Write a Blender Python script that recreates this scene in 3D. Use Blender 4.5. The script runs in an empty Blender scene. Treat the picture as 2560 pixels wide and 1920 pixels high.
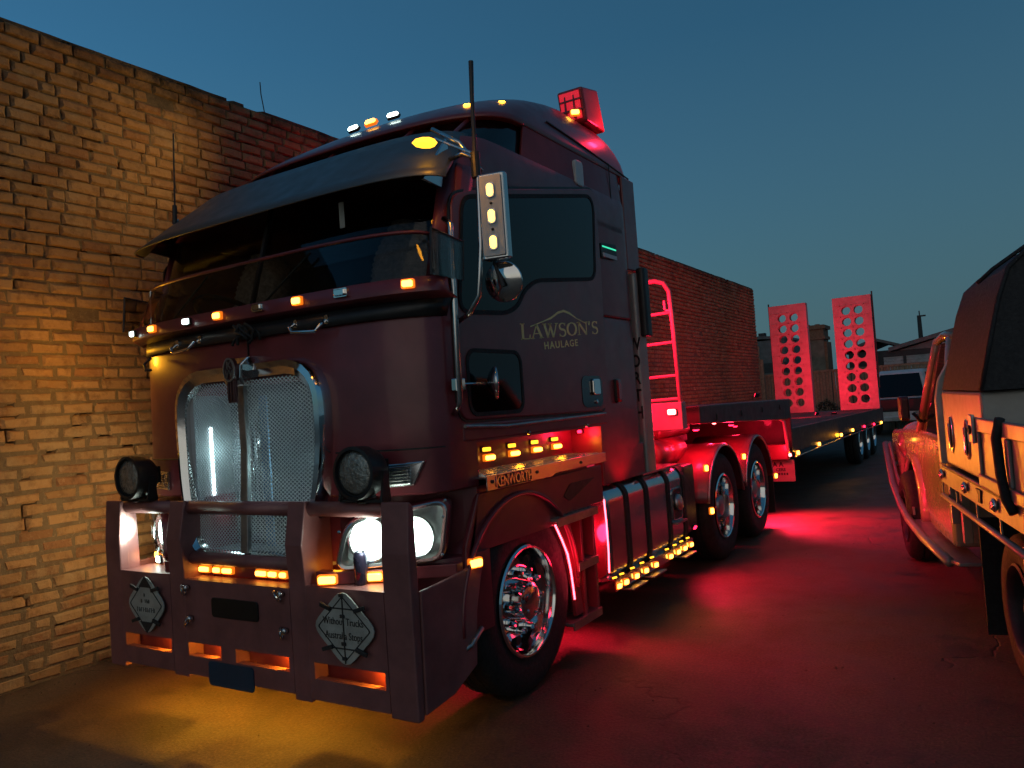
import bpy, bmesh, math, random
from mathutils import Vector, Matrix
random.seed(7)
R = math.radians
sc = bpy.context.scene
col = sc.collection

# ------------------------------------------------------------------ camera
F_PX, CX = 1931.76, 1280.0
XC = Vector((0.84852207, -0.07590613, -0.52368745))   # truck axes seen from the camera (right, down, forward)
YC = Vector((0.52445685, -0.01101800, 0.85136573))
ZC = Vector((-0.07039387, -0.99705409, 0.03046047))
CAM = Vector((3.50, -2.73, 1.634))
right = Vector((XC.x, YC.x, ZC.x)); down = Vector((XC.y, YC.y, ZC.y)); fwd = Vector((XC.z, YC.z, ZC.z))
cam_d = bpy.data.cameras.new('camera')
cam_d.sensor_width = 36.0
cam_d.lens = 36.0 * F_PX / 2560.0
cam_d.clip_start = 0.05
cam_d.clip_end = 2000
cam = bpy.data.objects.new('camera', cam_d)
col.objects.link(cam)
cam.matrix_world = Matrix(((right.x, -down.x, -fwd.x, CAM.x), (right.y, -down.y, -fwd.y, CAM.y),
                           (right.z, -down.z, -fwd.z, CAM.z), (0, 0, 0, 1)))
sc.camera = cam

def project(p):
    d = Vector(p) - CAM
    z = d.dot(fwd)
    return CX + F_PX * d.dot(right) / z, 960 + F_PX * d.dot(down) / z, z

# ------------------------------------------------------------------ world: clear sky after sunset
SUN_EL, SUN_ROT = R(-2.0), R(-95)
world = bpy.data.worlds.new('World')
sc.world = world
world.use_nodes = True
wn = world.node_tree.nodes; wl = world.node_tree.links
bg = wn['Background']
sky = wn.new('ShaderNodeTexSky'); sky.sky_type = 'NISHITA'; sky.sun_disc = False
sky.sun_elevation = SUN_EL; sky.sun_rotation = SUN_ROT
sky.altitude = 0; sky.air_density = 1.0; sky.dust_density = 0.3; sky.ozone_density = 1.4
wb = wn.new('ShaderNodeMix'); wb.data_type = 'RGBA'; wb.blend_type = 'MULTIPLY'; wb.inputs[0].default_value = 1
wb.inputs[7].default_value = (.27, .93, 1.30, 1)          # the camera's cool white balance
wl.new(sky.outputs[0], wb.inputs[6])
wm_ = wn.new('ShaderNodeMix'); wm_.data_type = 'RGBA'; wm_.inputs[0].default_value = .40
wm_.inputs[7].default_value = (.026, .085, .125, 1)
wl.new(wb.outputs[2], wm_.inputs[6])
wt = wn.new('ShaderNodeTexCoord'); ws_ = wn.new('ShaderNodeSeparateXYZ'); wl.new(wt.outputs['Generated'], ws_.inputs[0])
wr = wn.new('ShaderNodeMapRange'); wr.inputs[1].default_value = .0; wr.inputs[2].default_value = .42; wr.inputs[3].default_value = .78; wr.inputs[4].default_value = .0
wl.new(ws_.outputs[2], wr.inputs[0])
wh = wn.new('ShaderNodeMix'); wh.data_type = 'RGBA'; wh.inputs[7].default_value = (.062, .128, .172, 1)
wl.new(wr.outputs[0], wh.inputs[0]); wl.new(wm_.outputs[2], wh.inputs[6]); wl.new(wh.outputs[2], bg.inputs[0])
bg.inputs[1].default_value = 1.08
# weak warm sun added from behind the camera as soft fill light
sun_d = bpy.data.lights.new('sun', 'SUN'); sun_d.energy = .30; sun_d.angle = R(60); sun_d.color = (1.0, .82, .62)
sun = bpy.data.objects.new('sun', sun_d); col.objects.link(sun)
sun.rotation_euler = Vector((-.28, .92, -.26)).to_track_quat('-Z', 'Y').to_euler()
# ------------------------------------------------------------------ render look
sc.render.engine = 'CYCLES'
sc.view_settings.view_transform = 'Standard'
sc.view_settings.look = 'None'
sc.view_settings.gamma = 1.0
sc.view_settings.exposure = 0.0
sc.cycles.use_denoising = True
sc.cycles.use_adaptive_sampling = True
sc.cycles.adaptive_threshold = .03
sc.cycles.caustics_reflective = False
sc.cycles.caustics_refractive = False
sc.cycles.sample_clamp_indirect = 4.0
sc.cycles.max_bounces = 5
sc.cycles.diffuse_bounces = 2
sc.cycles.glossy_bounces = 3
sc.cycles.transparent_max_bounces = 12

# ------------------------------------------------------------------ materials
MAT = {}
def pm(name, c, rough=.5, metal=0, coat=0, var=.2, scale=6.0, bump=0, bscale=40, rvar=.15, c2=None, coat_r=.06):
    m = bpy.data.materials.new(name); m.use_nodes = True
    n = m.node_tree.nodes; l = m.node_tree.links
    b = n['Principled BSDF']
    tc = n.new('ShaderNodeTexCoord')
    no = n.new('ShaderNodeTexNoise'); no.inputs['Scale'].default_value = scale
    no.inputs['Detail'].default_value = 8; no.inputs['Roughness'].default_value = .65
    l.new(tc.outputs['Object'], no.inputs['Vector'])
    mx = n.new('ShaderNodeMix'); mx.data_type = 'RGBA'
    a2 = c2 if c2 else tuple(max(0, v * (1 - var)) for v in c)
    a1 = c if c2 else tuple(min(1, v * (1 + var * .5)) for v in c)
    mx.inputs[6].default_value = (*a1, 1); mx.inputs[7].default_value = (*a2, 1)
    mr = n.new('ShaderNodeMapRange'); mr.inputs[1].default_value = .35; mr.inputs[2].default_value = .68
    l.new(no.outputs[0], mr.inputs[0]); l.new(mr.outputs[0], mx.inputs[0])
    l.new(mx.outputs[2], b.inputs['Base Color'])
    rr_ = n.new('ShaderNodeMapRange'); rr_.inputs[1].default_value = .3; rr_.inputs[2].default_value = .7
    rr_.inputs[3].default_value = max(.02, rough - rvar * rough); rr_.inputs[4].default_value = min(1, rough + rvar * rough)
    no2 = n.new('ShaderNodeTexNoise'); no2.inputs['Scale'].default_value = scale * 3.1; no2.inputs['Detail'].default_value = 6
    l.new(tc.outputs['Object'], no2.inputs['Vector'])
    l.new(no2.outputs[0], rr_.inputs[0]); l.new(rr_.outputs[0], b.inputs['Roughness'])
    b.inputs['Metallic'].default_value = metal
    b.inputs['Coat Weight'].default_value = coat
    b.inputs['Coat Roughness'].default_value = coat_r
    if bump:
        nb = n.new('ShaderNodeTexNoise'); nb.inputs['Scale'].default_value = bscale; nb.inputs['Detail'].default_value = 5
        l.new(tc.outputs['Object'], nb.inputs['Vector'])
        bp = n.new('ShaderNodeBump'); bp.inputs['Strength'].default_value = bump; bp.inputs['Distance'].default_value = .01
        l.new(nb.outputs[0], bp.inputs['Height']); l.new(bp.outputs[0], b.inputs['Normal'])
    MAT[name] = m
    return m

def em(name, c, s):
    m = bpy.data.materials.new(name); m.use_nodes = True
    n = m.node_tree.nodes; l = m.node_tree.links
    b = n['Principled BSDF']
    b.inputs['Base Color'].default_value = (*[min(1, v * .6 + .05) for v in c], 1)
    b.inputs['Roughness'].default_value = .2
    b.inputs['Emission Color'].default_value = (*c, 1)
    b.inputs['Emission Strength'].default_value = s
    MAT[name] = m
    return m

pm('paint', (.185, .030, .038), .38, .05, .3, var=.25, scale=3.0, coat_r=.12)
pm('paint_bar', (.225, .088, .086), .50, .05, .15, var=.3, scale=4.0, coat_r=.2)  # the cab's maroon, greyed to imitate sheen reflected off the bar
pm('chrome', (.80, .79, .77), .10, 1, var=.06, scale=5, rvar=.5)
pm('alloy', (.60, .60, .60), .20, 1, var=.08, scale=4, rvar=.18)
pm('alloy_dull', (.42, .42, .41), .42, 1, var=.3, scale=9)
pm('galv', (.32, .31, .29), .42, .4, var=.12, scale=6, rvar=.2)
pm('steel_dark', (.035, .034, .034), .55, .3, var=.4, scale=8)
pm('black_plastic', (.014, .014, .015), .45, var=.3)
pm('black_gloss', (.012, .012, .013), .14, coat=.4)
pm('rubber', (.012, .012, .012), .78, var=.4, scale=14, bump=.2, bscale=70)
pm('chassis', (.085, .018, .022), .5, .1, .1, var=.4, scale=6)
pm('canvas', (.018, .018, .020), .72, var=.3, scale=20, bump=.35, bscale=90)
pm('cream', (.95, .72, .28), .45, var=.15, scale=18)
pm('sign_white', (.42, .44, .40), .55, var=.22, scale=9, c2=(.27, .28, .25))
pm('sign_ink', (.02, .02, .02), .6)
pm('plate_black', (.010, .012, .012), .35)
pm('plate_blue', (.012, .045, .085), .45)
pm('radiator', (.20, .22, .23), .45, .5, var=.3, scale=30)
pm('white_panel', (.55, .57, .58), .5, var=.12)
pm('seat_wool', (.42, .34, .29), .95, var=.5, scale=30, bump=.5, bscale=60)
pm('ute_paint', (.36, .29, .19), .26, 0, .7, var=.12, scale=3, coat_r=.05)
pm('ute_alloy', (.30, .29, .27), .40, .4, var=.12, scale=5, rvar=.2)
pm('van_white', (.55, .55, .53), .4, 0, .3)
pm('ramp_paint_red_lit', (.36, .20, .21), .5, .1, 0, var=.22, scale=5, bump=.08)  # pale paint tinted red in place of red lamp light
pm('deck', (.10, .05, .045), .7, 0, 0, var=.5, scale=5, bump=.3, bscale=20)
pm('trailer_paint', (.075, .020, .022), .5, .1, .1, var=.4, scale=5)
pm('timber', (.26, .17, .10), .8, var=.4, scale=14, bump=.3)
pm('shed_iron', (.10, .12, .12), .55, .2, var=.35, scale=4)
pm('shed_dark', (.03, .034, .034), .7, var=.3)
pm('board_white', (.34, .32, .31), .65, var=.3, scale=6)
pm('render_wall', (.16, .14, .10), .8, var=.4, scale=3, bump=.2)
pm('brick_far', (.20, .12, .07), .85, var=.4, scale=12)
pm('leaf', (.03, .045, .02), .6, var=.5, scale=20)
pm('can_blue', (.035, .03, .06), .28, .6, var=.2)
pm('can_red', (.30, .02, .03), .28, .6, var=.2)
pm('fog_lens', (.30, .31, .28), .22, .6, 0, var=.45, scale=26, bump=.8, bscale=60)
pm('reflector_red', (.35, .01, .015), .2, 0, .5)
pm('acrylic_edge', (.02, .02, .02), .4)

def glass(name, tint, alpha):
    m = bpy.data.materials.new(name); m.use_nodes = True
    n = m.node_tree.nodes; l = m.node_tree.links
    n.remove(n['Principled BSDF'])
    out = n['Material Output']
    t = n.new('ShaderNodeBsdfTransparent'); t.inputs[0].default_value = (*tint, 1)
    g = n.new('ShaderNodeBsdfGlossy'); g.inputs['Roughness'].default_value = .03; g.inputs[0].default_value = (.9, .95, 1, 1)
    lw = n.new('ShaderNodeFresnel'); lw.inputs[0].default_value = 1.5
    mu = n.new('ShaderNodeMath'); mu.operation = 'MULTIPLY_ADD'; mu.inputs[1].default_value = alpha; mu.inputs[2].default_value = .0
    l.new(lw.outputs[0], mu.inputs[0])
    mx = n.new('ShaderNodeMixShader')
    l.new(mu.outputs[0], mx.inputs[0]); l.new(t.outputs[0], mx.inputs[1]); l.new(g.outputs[0], mx.inputs[2])
    l.new(mx.outputs[0], out.inputs[0])
    MAT[name] = m
glass('windscreen_glass', (.70, .73, .73), .8)
glass('acrylic', (.62, .60, .56), .8)
glass('lens_clear', (.85, .88, .88), .8)
# dark tinted side glass, opaque at night
m = bpy.data.materials.new('tinted_glass'); m.use_nodes = True
b = m.node_tree.nodes['Principled BSDF']
b.inputs['Base Color'].default_value = (.003, .0035, .004, 1); b.inputs['Roughness'].default_value = .05
b.inputs['Specular IOR Level'].default_value = .42
MAT['tinted_glass'] = m

AMBER, WHITE, RED, GREEN = (1.0, .36, .015), (.78, 1.0, .92), (1.0, .012, .05), (.05, 1, .4)
em('amber', (1.0, .44, .05), 9); em('amber_halo', (1.0, .20, .008), .9); em('amber_soft', (1, .42, .02), 3.2); em('white_led', WHITE, 9); em('red_led', RED, 7)
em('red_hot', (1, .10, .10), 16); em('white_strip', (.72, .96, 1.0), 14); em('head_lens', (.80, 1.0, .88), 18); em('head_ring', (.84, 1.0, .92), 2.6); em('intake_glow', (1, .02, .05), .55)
em('red_strip', (1, .055, .085), 13); em('amber_dim', (1, .30, .02), .6)

# ------------------------------------------------------------------ mesh helpers
class MB:
    def __init__(s): s.v = []; s.f = []
    def add(s, vs, fs):
        o = len(s.v); s.v += [tuple(p) for p in vs]; s.f += [tuple(i + o for i in f) for f in fs]; return s
    def box(s, x0, x1, y0, y1, z0, z1, M=None):
        vs = [(x, y, z) for x in (x0, x1) for y in (y0, y1) for z in (z0, z1)]
        if M is not None: vs = [M @ Vector(p) for p in vs]
        return s.add(vs, [(0, 1, 3, 2), (4, 6, 7, 5), (0, 4, 5, 1), (2, 3, 7, 6), (0, 2, 6, 4), (1, 5, 7, 3)])
    def prism(s, poly, axis, a0, a1):
        def P(p, a):
            return (a, p[0], p[1]) if axis == 'x' else ((p[0], a, p[1]) if axis == 'y' else (p[0], p[1], a))
        n = len(poly)
        vs = [P(p, a0) for p in poly] + [P(p, a1) for p in poly]
        fs = [tuple(range(n))[::-1], tuple(range(n, 2 * n))] + [(i, (i + 1) % n, n + (i + 1) % n, n + i) for i in range(n)]
        return s.add(vs, fs)
    def ring(s, outer, inner, axis, a0, a1):
        def P(p, a):
            return (a, p[0], p[1]) if axis == 'x' else ((p[0], a, p[1]) if axis == 'y' else (p[0], p[1], a))
        n = len(outer)
        vs = [P(p, a0) for p in outer] + [P(p, a0) for p in inner] + [P(p, a1) for p in outer] + [P(p, a1) for p in inner]
        fs = []
        for i in range(n):
            j = (i + 1) % n
            fs += [(i, j, n + j, n + i), (2 * n + i, 3 * n + i, 3 * n + j, 2 * n + j), (i, 2 * n + i, 2 * n + j, j), (n + i, n + j, 3 * n + j, 3 * n + i)]
        return s.add(vs, fs)
    def loft(s, secs, closed=True, cap=True):
        n = len(secs[0]); vs = [p for q in secs for p in q]; fs = []
        for k in range(len(secs) - 1):
            for i in range(n if closed else n - 1):
                j = (i + 1) % n
                fs.append((k * n + i, k * n + j, (k + 1) * n + j, (k + 1) * n + i))
        if cap and closed:
            fs.append(tuple(range(n))[::-1]); fs.append(tuple(range((len(secs) - 1) * n, len(secs) * n)))
        return s.add(vs, fs)
    def tube(s, pts, r, n=10, cap=True):
        pts = [Vector(p) for p in pts]; secs = []
        up = None
        for i, p in enumerate(pts):
            d = (pts[min(i + 1, len(pts) - 1)] - pts[max(i - 1, 0)]).normalized()
            if up is None:
                a = Vector((0, 0, 1)) if abs(d.z) < .9 else Vector((1, 0, 0))
            else: a = up
            u = (a - d * a.dot(d)).normalized(); w = d.cross(u); up = u
            rr = r[i] if isinstance(r, (list, tuple)) else r
            secs.append([p + (u * math.cos(t) + w * math.sin(t)) * rr for t in [2 * math.pi * k / n for k in range(n)]])
        return s.loft(secs, True, cap)
    def lathe(s, prof, c, axis, n=32, close=False):
        ax = Vector(axis).normalized()
        a = Vector((0, 0, 1)) if abs(ax.z) < .9 else Vector((1, 0, 0))
        u = (a - ax * a.dot(ax)).normalized(); w = ax.cross(u); c = Vector(c)
        secs = [[c + ax * t + (u * math.cos(k) + w * math.sin(k)) * r for k in [2 * math.pi * i / n for i in range(n)]] for r, t in prof]
        if close: secs.append(secs[0])
        return s.loft(secs, True, not close)

def rrect(x0, x1, y0, y1, r, n=5):
    out = []
    for cx, cy, a in ((x1 - r, y1 - r, 0), (x0 + r, y1 - r, 90), (x0 + r, y0 + r, 180), (x1 - r, y0 + r, 270)):
        for k in range(n + 1):
            t = R(a + 90 * k / n); out.append((cx + r * math.cos(t), cy + r * math.sin(t)))
    return out

def round_poly(pts, r, n=4):
    """round the corners of a 2D polygon"""
    out = []; N = len(pts)
    for i in range(N):
        p0, p, p1 = Vector(pts[i - 1]), Vector(pts[i]), Vector(pts[(i + 1) % N])
        rr = r[i] if isinstance(r, (list, tuple)) else r
        a = p + (p0 - p).normalized() * min(rr, (p0 - p).length * .45)
        b_ = p + (p1 - p).normalized() * min(rr, (p1 - p).length * .45)
        for k in range(n + 1):
            t = k / n; q = a * (1 - t) ** 2 + p * 2 * t * (1 - t) + b_ * t * t
            out.append((q.x, q.y))
    return out

def grow(poly, d):
    """offset a 2D polygon outward by d (roughly)"""
    cx = sum(p[0] for p in poly) / len(poly); cy = sum(p[1] for p in poly) / len(poly)
    N = len(poly); out = []
    area = sum(poly[i][0] * poly[(i + 1) % N][1] - poly[(i + 1) % N][0] * poly[i][1] for i in range(N))
    sg = 1 if area > 0 else -1
    for i in range(N):
        a, b_, c = Vector(poly[i - 1]), Vector(poly[i]), Vector(poly[(i + 1) % N])
        t = (c - a)
        if t.length < 1e-9: t = Vector((1, 0))
        t.normalize(); nrm = Vector((t.y, -t.x)) * sg
        out.append((b_.x + nrm.x * d, b_.y + nrm.y * d))
    return out

def make(name, mb, mat, parent=None, bevel=0, smooth=False, seg=2, solid=0, auto=None):
    me = bpy.data.meshes.new(name)
    me.from_pydata(mb.v, [], mb.f)
    bm = bmesh.new(); bm.from_mesh(me); bmesh.ops.recalc_face_normals(bm, faces=bm.faces[:]); bm.to_mesh(me); bm.free()
    me.materials.append(MAT[mat] if isinstance(mat, str) else mat)
    o = bpy.data.objects.new(name, me); col.objects.link(o)
    if parent is not None: o.parent = parent
    if smooth or auto is not None:
        for p in me.polygons: p.use_smooth = True
        if auto is not None: me.set_sharp_from_angle(angle=R(auto))
    if solid:
        md = o.modifiers.new('solid', 'SOLIDIFY'); md.thickness = solid; md.offset = 0
    if bevel:
        md = o.modifiers.new('bevel', 'BEVEL'); md.width = bevel; md.segments = seg; md.limit_method = 'ANGLE'; md.angle_limit = R(40)
    return o

def thing(name, label, cat, loc=(0, 0, 0), rz=0, group=None):
    o = bpy.data.objects.new(name, None); col.objects.link(o)
    o.location = loc; o.rotation_euler = (0, 0, rz); o.empty_display_size = .3
    return tag(o, label, cat, group)
def tag(o, label, cat, group=None, kind=None):
    if label: o['label'] = label
    if cat: o['category'] = cat
    if group: o['group'] = group
    if kind: o['kind'] = kind
    return o
def point(parent, loc, c, w, r=.03, spot=None, aim=None, blend=.6):
    ld = bpy.data.lights.new('lamp_light', 'SPOT' if spot else 'POINT')
    ld.energy = w; ld.color = c; ld.shadow_soft_size = r
    if spot: ld.spot_size = R(spot); ld.spot_blend = blend
    o = bpy.data.objects.new('lamp_light', ld); col.objects.link(o)
    o.parent = parent; o.location = loc
    if aim is not None: o.rotation_euler = Vector(aim).to_track_quat('-Z', 'Y').to_euler()
    return o
def text(body, parent, mat, size, M, extrude=.002, align='CENTER', space=1.0, offset=0, name='lettering', sx=1.0):
    c = bpy.data.curves.new(name, 'FONT'); c.body = body; c.size = size; c.extrude = extrude
    c.align_x = align; c.align_y = 'CENTER'; c.space_character = space; c.offset = offset; c.resolution_u = 4
    c.materials.append(MAT[mat])
    tmp = bpy.data.objects.new(name, c); col.objects.link(tmp)
    bpy.context.view_layer.update()
    me = bpy.data.meshes.new_from_object(tmp.evaluated_get(bpy.context.evaluated_depsgraph_get()))
    bpy.data.objects.remove(tmp); bpy.data.curves.remove(c)
    me.transform(M @ Matrix.Diagonal((sx, 1, 1, 1)))
    o = bpy.data.objects.new(name, me); col.objects.link(o); o.parent = parent
    return o
def basis(o, x, y):
    x = Vector(x).normalized(); y = Vector(y); y = (y - x * y.dot(x)).normalized(); z = x.cross(y)
    return Matrix(((x.x, y.x, z.x, o[0]), (x.y, y.y, z.y, o[1]), (x.z, y.z, z.z, o[2]), (0, 0, 0, 1)))

def lamp(parent, loc, nrm, w, h, mat, name='marker_lamp', depth=.03, watt=0, c=AMBER, off=.07, house='black_plastic', up=(0, 0, 1), oval=False, r=.03, frame=.006):
    """a small lamp: housing (the part) with its lens and its light"""
    n = Vector(nrm).normalized(); y = Vector(up); y = (y - n * y.dot(n)).normalized(); x = y.cross(n)
    M = Matrix(((x.x, y.x, n.x, loc[0]), (x.y, y.y, n.y, loc[1]), (x.z, y.z, n.z, loc[2]), (0, 0, 0, 1)))
    rad = min(w, h) * (.499 if oval else .25)
    if mat == 'amber' and house == 'black_plastic': house = 'amber_halo'; frame = max(frame, .008)  # wider glowing housing imitates the halo round a lit lens
    po = rrect(-w / 2 - frame, w / 2 + frame, -h / 2 - frame, h / 2 + frame, rad, 4); pi_ = rrect(-w / 2, w / 2, -h / 2, h / 2, rad, 4)
    a = MB().prism(po, 'z', -.002, depth * .55); a.v = [M @ Vector(p) for p in a.v]
    ho = make(name, a, house, parent)
    q = MB().loft([[(px, py, depth * .5) for px, py in pi_], [(px, py, depth * .85) for px, py in pi_], [(px * .8, py * .8, depth) for px, py in pi_]])
    q.v = [M @ Vector(p) for p in q.v]
    make('lens', q, mat, ho)
    if watt: point(ho, M @ Vector((0, 0, depth + off * .3)), c, watt, r, spot=165, aim=n, blend=.35)
    return ho
# ================================================================== ground
def ground_material():
    m = bpy.data.materials.new('worn_concrete'); m.use_nodes = True
    n = m.node_tree.nodes; l = m.node_tree.links; b = n['Principled BSDF']
    g = n.new('ShaderNodeNewGeometry')
    def noise(s, d=8, r=.6):
        q = n.new('ShaderNodeTexNoise'); q.inputs['Scale'].default_value = s; q.inputs['Detail'].default_value = d; q.inputs['Roughness'].default_value = r
        l.new(g.outputs['Position'], q.inputs['Vector']); return q
    def ramp(src, stops):
        r = n.new('ShaderNodeValToRGB'); e = r.color_ramp.elements
        e[0].position, e[0].color = stops[0][0], (*stops[0][1], 1); e[1].position, e[1].color = stops[-1][0], (*stops[-1][1], 1)
        for p, c in stops[1:-1]:
            k = e.new(p); k.color = (*c, 1)
        l.new(src, r.inputs[0]); return r
    n1 = noise(.45, 10, .7); n2 = noise(60, 4, .7); n3 = noise(2.6, 8, .65)
    r1 = ramp(n1.outputs[0], [(.34, (.058, .036, .025)), (.52, (.085, .055, .037)), (.7, (.115, .075, .052))])
    r3 = ramp(n3.outputs[0], [(.34, (.42, .42, .42)), (.46, (.95, .95, .95)), (.60, (1.05, 1.03, 1.0)), (.74, (1.45, 1.4, 1.3))])
    r2 = ramp(n2.outputs[0], [(.30, (.50, .50, .50)), (.5, (.95, .95, .95)), (.68, (1.5, 1.45, 1.4))])
    def mul(a, c):
        q = n.new('ShaderNodeMix'); q.data_type = 'RGBA'; q.blend_type = 'MULTIPLY'; q.inputs[0].default_value = 1
        l.new(a, q.inputs[6]); l.new(c, q.inputs[7]); return q.outputs[2]
    c = mul(mul(r1.outputs[0], r3.outputs[0]), r2.outputs[0])
    # wandering cracks
    nd = noise(1.3, 4, .5); vm = n.new('ShaderNodeVectorMath'); vm.operation = 'SCALE'; vm.inputs[3].default_value = .9
    l.new(nd.outputs[1], vm.inputs[0]); va = n.new('ShaderNodeVectorMath'); l.new(g.outputs['Position'], va.inputs[0]); l.new(vm.outputs[0], va.inputs[1])
    vo = n.new('ShaderNodeTexVoronoi'); vo.feature = 'DISTANCE_TO_EDGE'; vo.inputs['Scale'].default_value = .27
    l.new(va.outputs[0], vo.inputs['Vector'])
    cr = ramp(vo.outputs[0], [(.0, (.45, .44, .43)), (.0016, (.6, .6, .6)), (.004, (1, 1, 1))])
    nm = noise(.6, 3, .5); mk = n.new('ShaderNodeMapRange'); mk.inputs[1].default_value = .50; mk.inputs[2].default_value = .60; l.new(nm.outputs[0], mk.inputs[0])
    cm_ = n.new('ShaderNodeMix'); cm_.data_type = 'RGBA'; cm_.inputs[6].default_value = (1, 1, 1, 1); l.new(mk.outputs[0], cm_.inputs[0]); l.new(cr.outputs[0], cm_.inputs[7])
    c = mul(c, cm_.outputs[2])
    l.new(c, b.inputs['Base Color'])
    rr_ = n.new('ShaderNodeMapRange'); rr_.inputs[1].default_value = .3; rr_.inputs[2].default_value = .7; rr_.inputs[3].default_value = .5; rr_.inputs[4].default_value = .82
    l.new(n3.outputs[0], rr_.inputs[0]); l.new(rr_.outputs[0], b.inputs['Roughness'])
    add = n.new('ShaderNodeMath'); add.operation = 'MULTIPLY_ADD'; add.inputs[1].default_value = .5
    l.new(n2.outputs[0], add.inputs[0]); l.new(n3.outputs[0], add.inputs[2])
    ad2 = n.new('ShaderNodeMath'); ad2.operation = 'MULTIPLY_ADD'; ad2.inputs[1].default_value = .8
    l.new(cm_.outputs[2], ad2.inputs[0]); l.new(add.outputs[0], ad2.inputs[2])
    bp = n.new('ShaderNodeBump'); bp.inputs['Strength'].default_value = .8; bp.inputs['Distance'].default_value = .015
    l.new(ad2.outputs[0], bp.inputs['Height']); l.new(bp.outputs[0], b.inputs['Normal'])
    MAT['ground'] = m
ground_material()
gm = MB()
xs = [-300, -60, -20, -8, 0, 8, 20, 60, 300]
gm.add([(x, y, 0) for y in xs for x in xs], [(j * 9 + i, j * 9 + i + 1, (j + 1) * 9 + i + 1, (j + 1) * 9 + i) for j in range(8) for i in range(8)])
tag(make('ground', gm, 'ground'), 'worn concrete yard ground with cracks and dust', None, kind='structure')
# pebbles and grit lying on the yard
gr = MB(); rg = random.Random(3)
for k in range(420):
    x, y = rg.uniform(-2.0, 4.6), rg.uniform(-2.2, 6)
    if rg.random() < .35: x = rg.gauss(-1.95, .09)
    s = rg.uniform(.003, .009) * (1.8 if rg.random() < .06 else 1)
    vs = [(x + s * rg.uniform(.6, 1.3) * math.cos(t), y + s * rg.uniform(.6, 1.3) * math.sin(t), .0) for t in [i * math.pi * 2 / 5 for i in range(5)]]
    vs.append((x + s * .2, y, s * rg.uniform(.6, 1.1)))
    gr.add(vs, [(i, (i + 1) % 5, 5) for i in range(5)])
tag(make('grit', gr, 'ground'), 'small grit and pebbles scattered over the concrete yard', None, kind='stuff')

# ================================================================== brick wall
WX, WTOP, WY0, WY1 = -2.10, 4.60, -3.2, 20.1
def brick_material(name, c1, c2, attr=True):
    m = bpy.data.materials.new(name); m.use_nodes = True
    n = m.node_tree.nodes; l = m.node_tree.links; b = n['Principled BSDF']
    g = n.new('ShaderNodeNewGeometry')
    def noise(s, d=8, r=.65):
        q = n.new('ShaderNodeTexNoise'); q.inputs['Scale'].default_value = s; q.inputs['Detail'].default_value = d; q.inputs['Roughness'].default_value = r
        l.new(g.outputs['Position'], q.inputs['Vector']); return q
    if attr:
        at = n.new('ShaderNodeAttribute'); at.attribute_name = 'tint'
        src = at.outputs['Color']
    else:
        q = noise(9); mx0 = n.new('ShaderNodeMix'); mx0.data_type = 'RGBA'; mx0.inputs[6].default_value = (*c1, 1); mx0.inputs[7].default_value = (*c2, 1)
        l.new(q.outputs[0], mx0.inputs[0]); src = mx0.outputs[2]
    def layer(src, fac_sock, lo, hi, colr, amount):
        mr = n.new('ShaderNodeMapRange'); mr.inputs[1].default_value = lo; mr.inputs[2].default_value = hi; mr.inputs[4].default_value = amount
        l.new(fac_sock, mr.inputs[0])
        mx = n.new('ShaderNodeMix'); mx.data_type = 'RGBA'; mx.inputs[7].default_value = (*colr, 1)
        l.new(mr.outputs[0], mx.inputs[0]); l.new(src, mx.inputs[6]); return mx.outputs[2]
    n1 = noise(1.7, 10, .7); n2 = noise(38, 6); n3 = noise(11, 8, .7)
    if attr: src = layer(src, n1.outputs[0], .50, .70, (.30, .225, .135), .80)      # smeared mortar
    src = layer(src, n3.outputs[0], .50, .72, (.085, .045, .028), .75)            # burnt patches
    src = layer(src, n2.outputs[0], .55, .75, (.42, .30, .19), .35)
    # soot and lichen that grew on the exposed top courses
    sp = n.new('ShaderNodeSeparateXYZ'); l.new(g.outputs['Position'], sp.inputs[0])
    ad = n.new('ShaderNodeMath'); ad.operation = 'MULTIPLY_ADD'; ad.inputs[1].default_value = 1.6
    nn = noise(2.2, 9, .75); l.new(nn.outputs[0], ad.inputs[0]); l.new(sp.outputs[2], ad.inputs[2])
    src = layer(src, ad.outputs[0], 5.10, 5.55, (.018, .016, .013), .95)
    l.new(src, b.inputs['Base Color']); b.inputs['Roughness'].default_value = .9; b.inputs['Specular IOR Level'].default_value = .25
    ad3 = n.new('ShaderNodeMath'); ad3.operation = 'MULTIPLY_ADD'; ad3.inputs[1].default_value = .5
    l.new(n2.outputs[0], ad3.inputs[0]); l.new(n3.outputs[0], ad3.inputs[2])
    bp = n.new('ShaderNodeBump'); bp.inputs['Strength'].default_value = 1.0; bp.inputs['Distance'].default_value = .016
    l.new(ad3.outputs[0], bp.inputs['Height']); l.new(bp.outputs[0], b.inputs['Normal'])
    MAT[name] = m
brick_material('brick', None, None)
brick_material('mortar', (.17, .13, .085), (.10, .072, .046), False)

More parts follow.
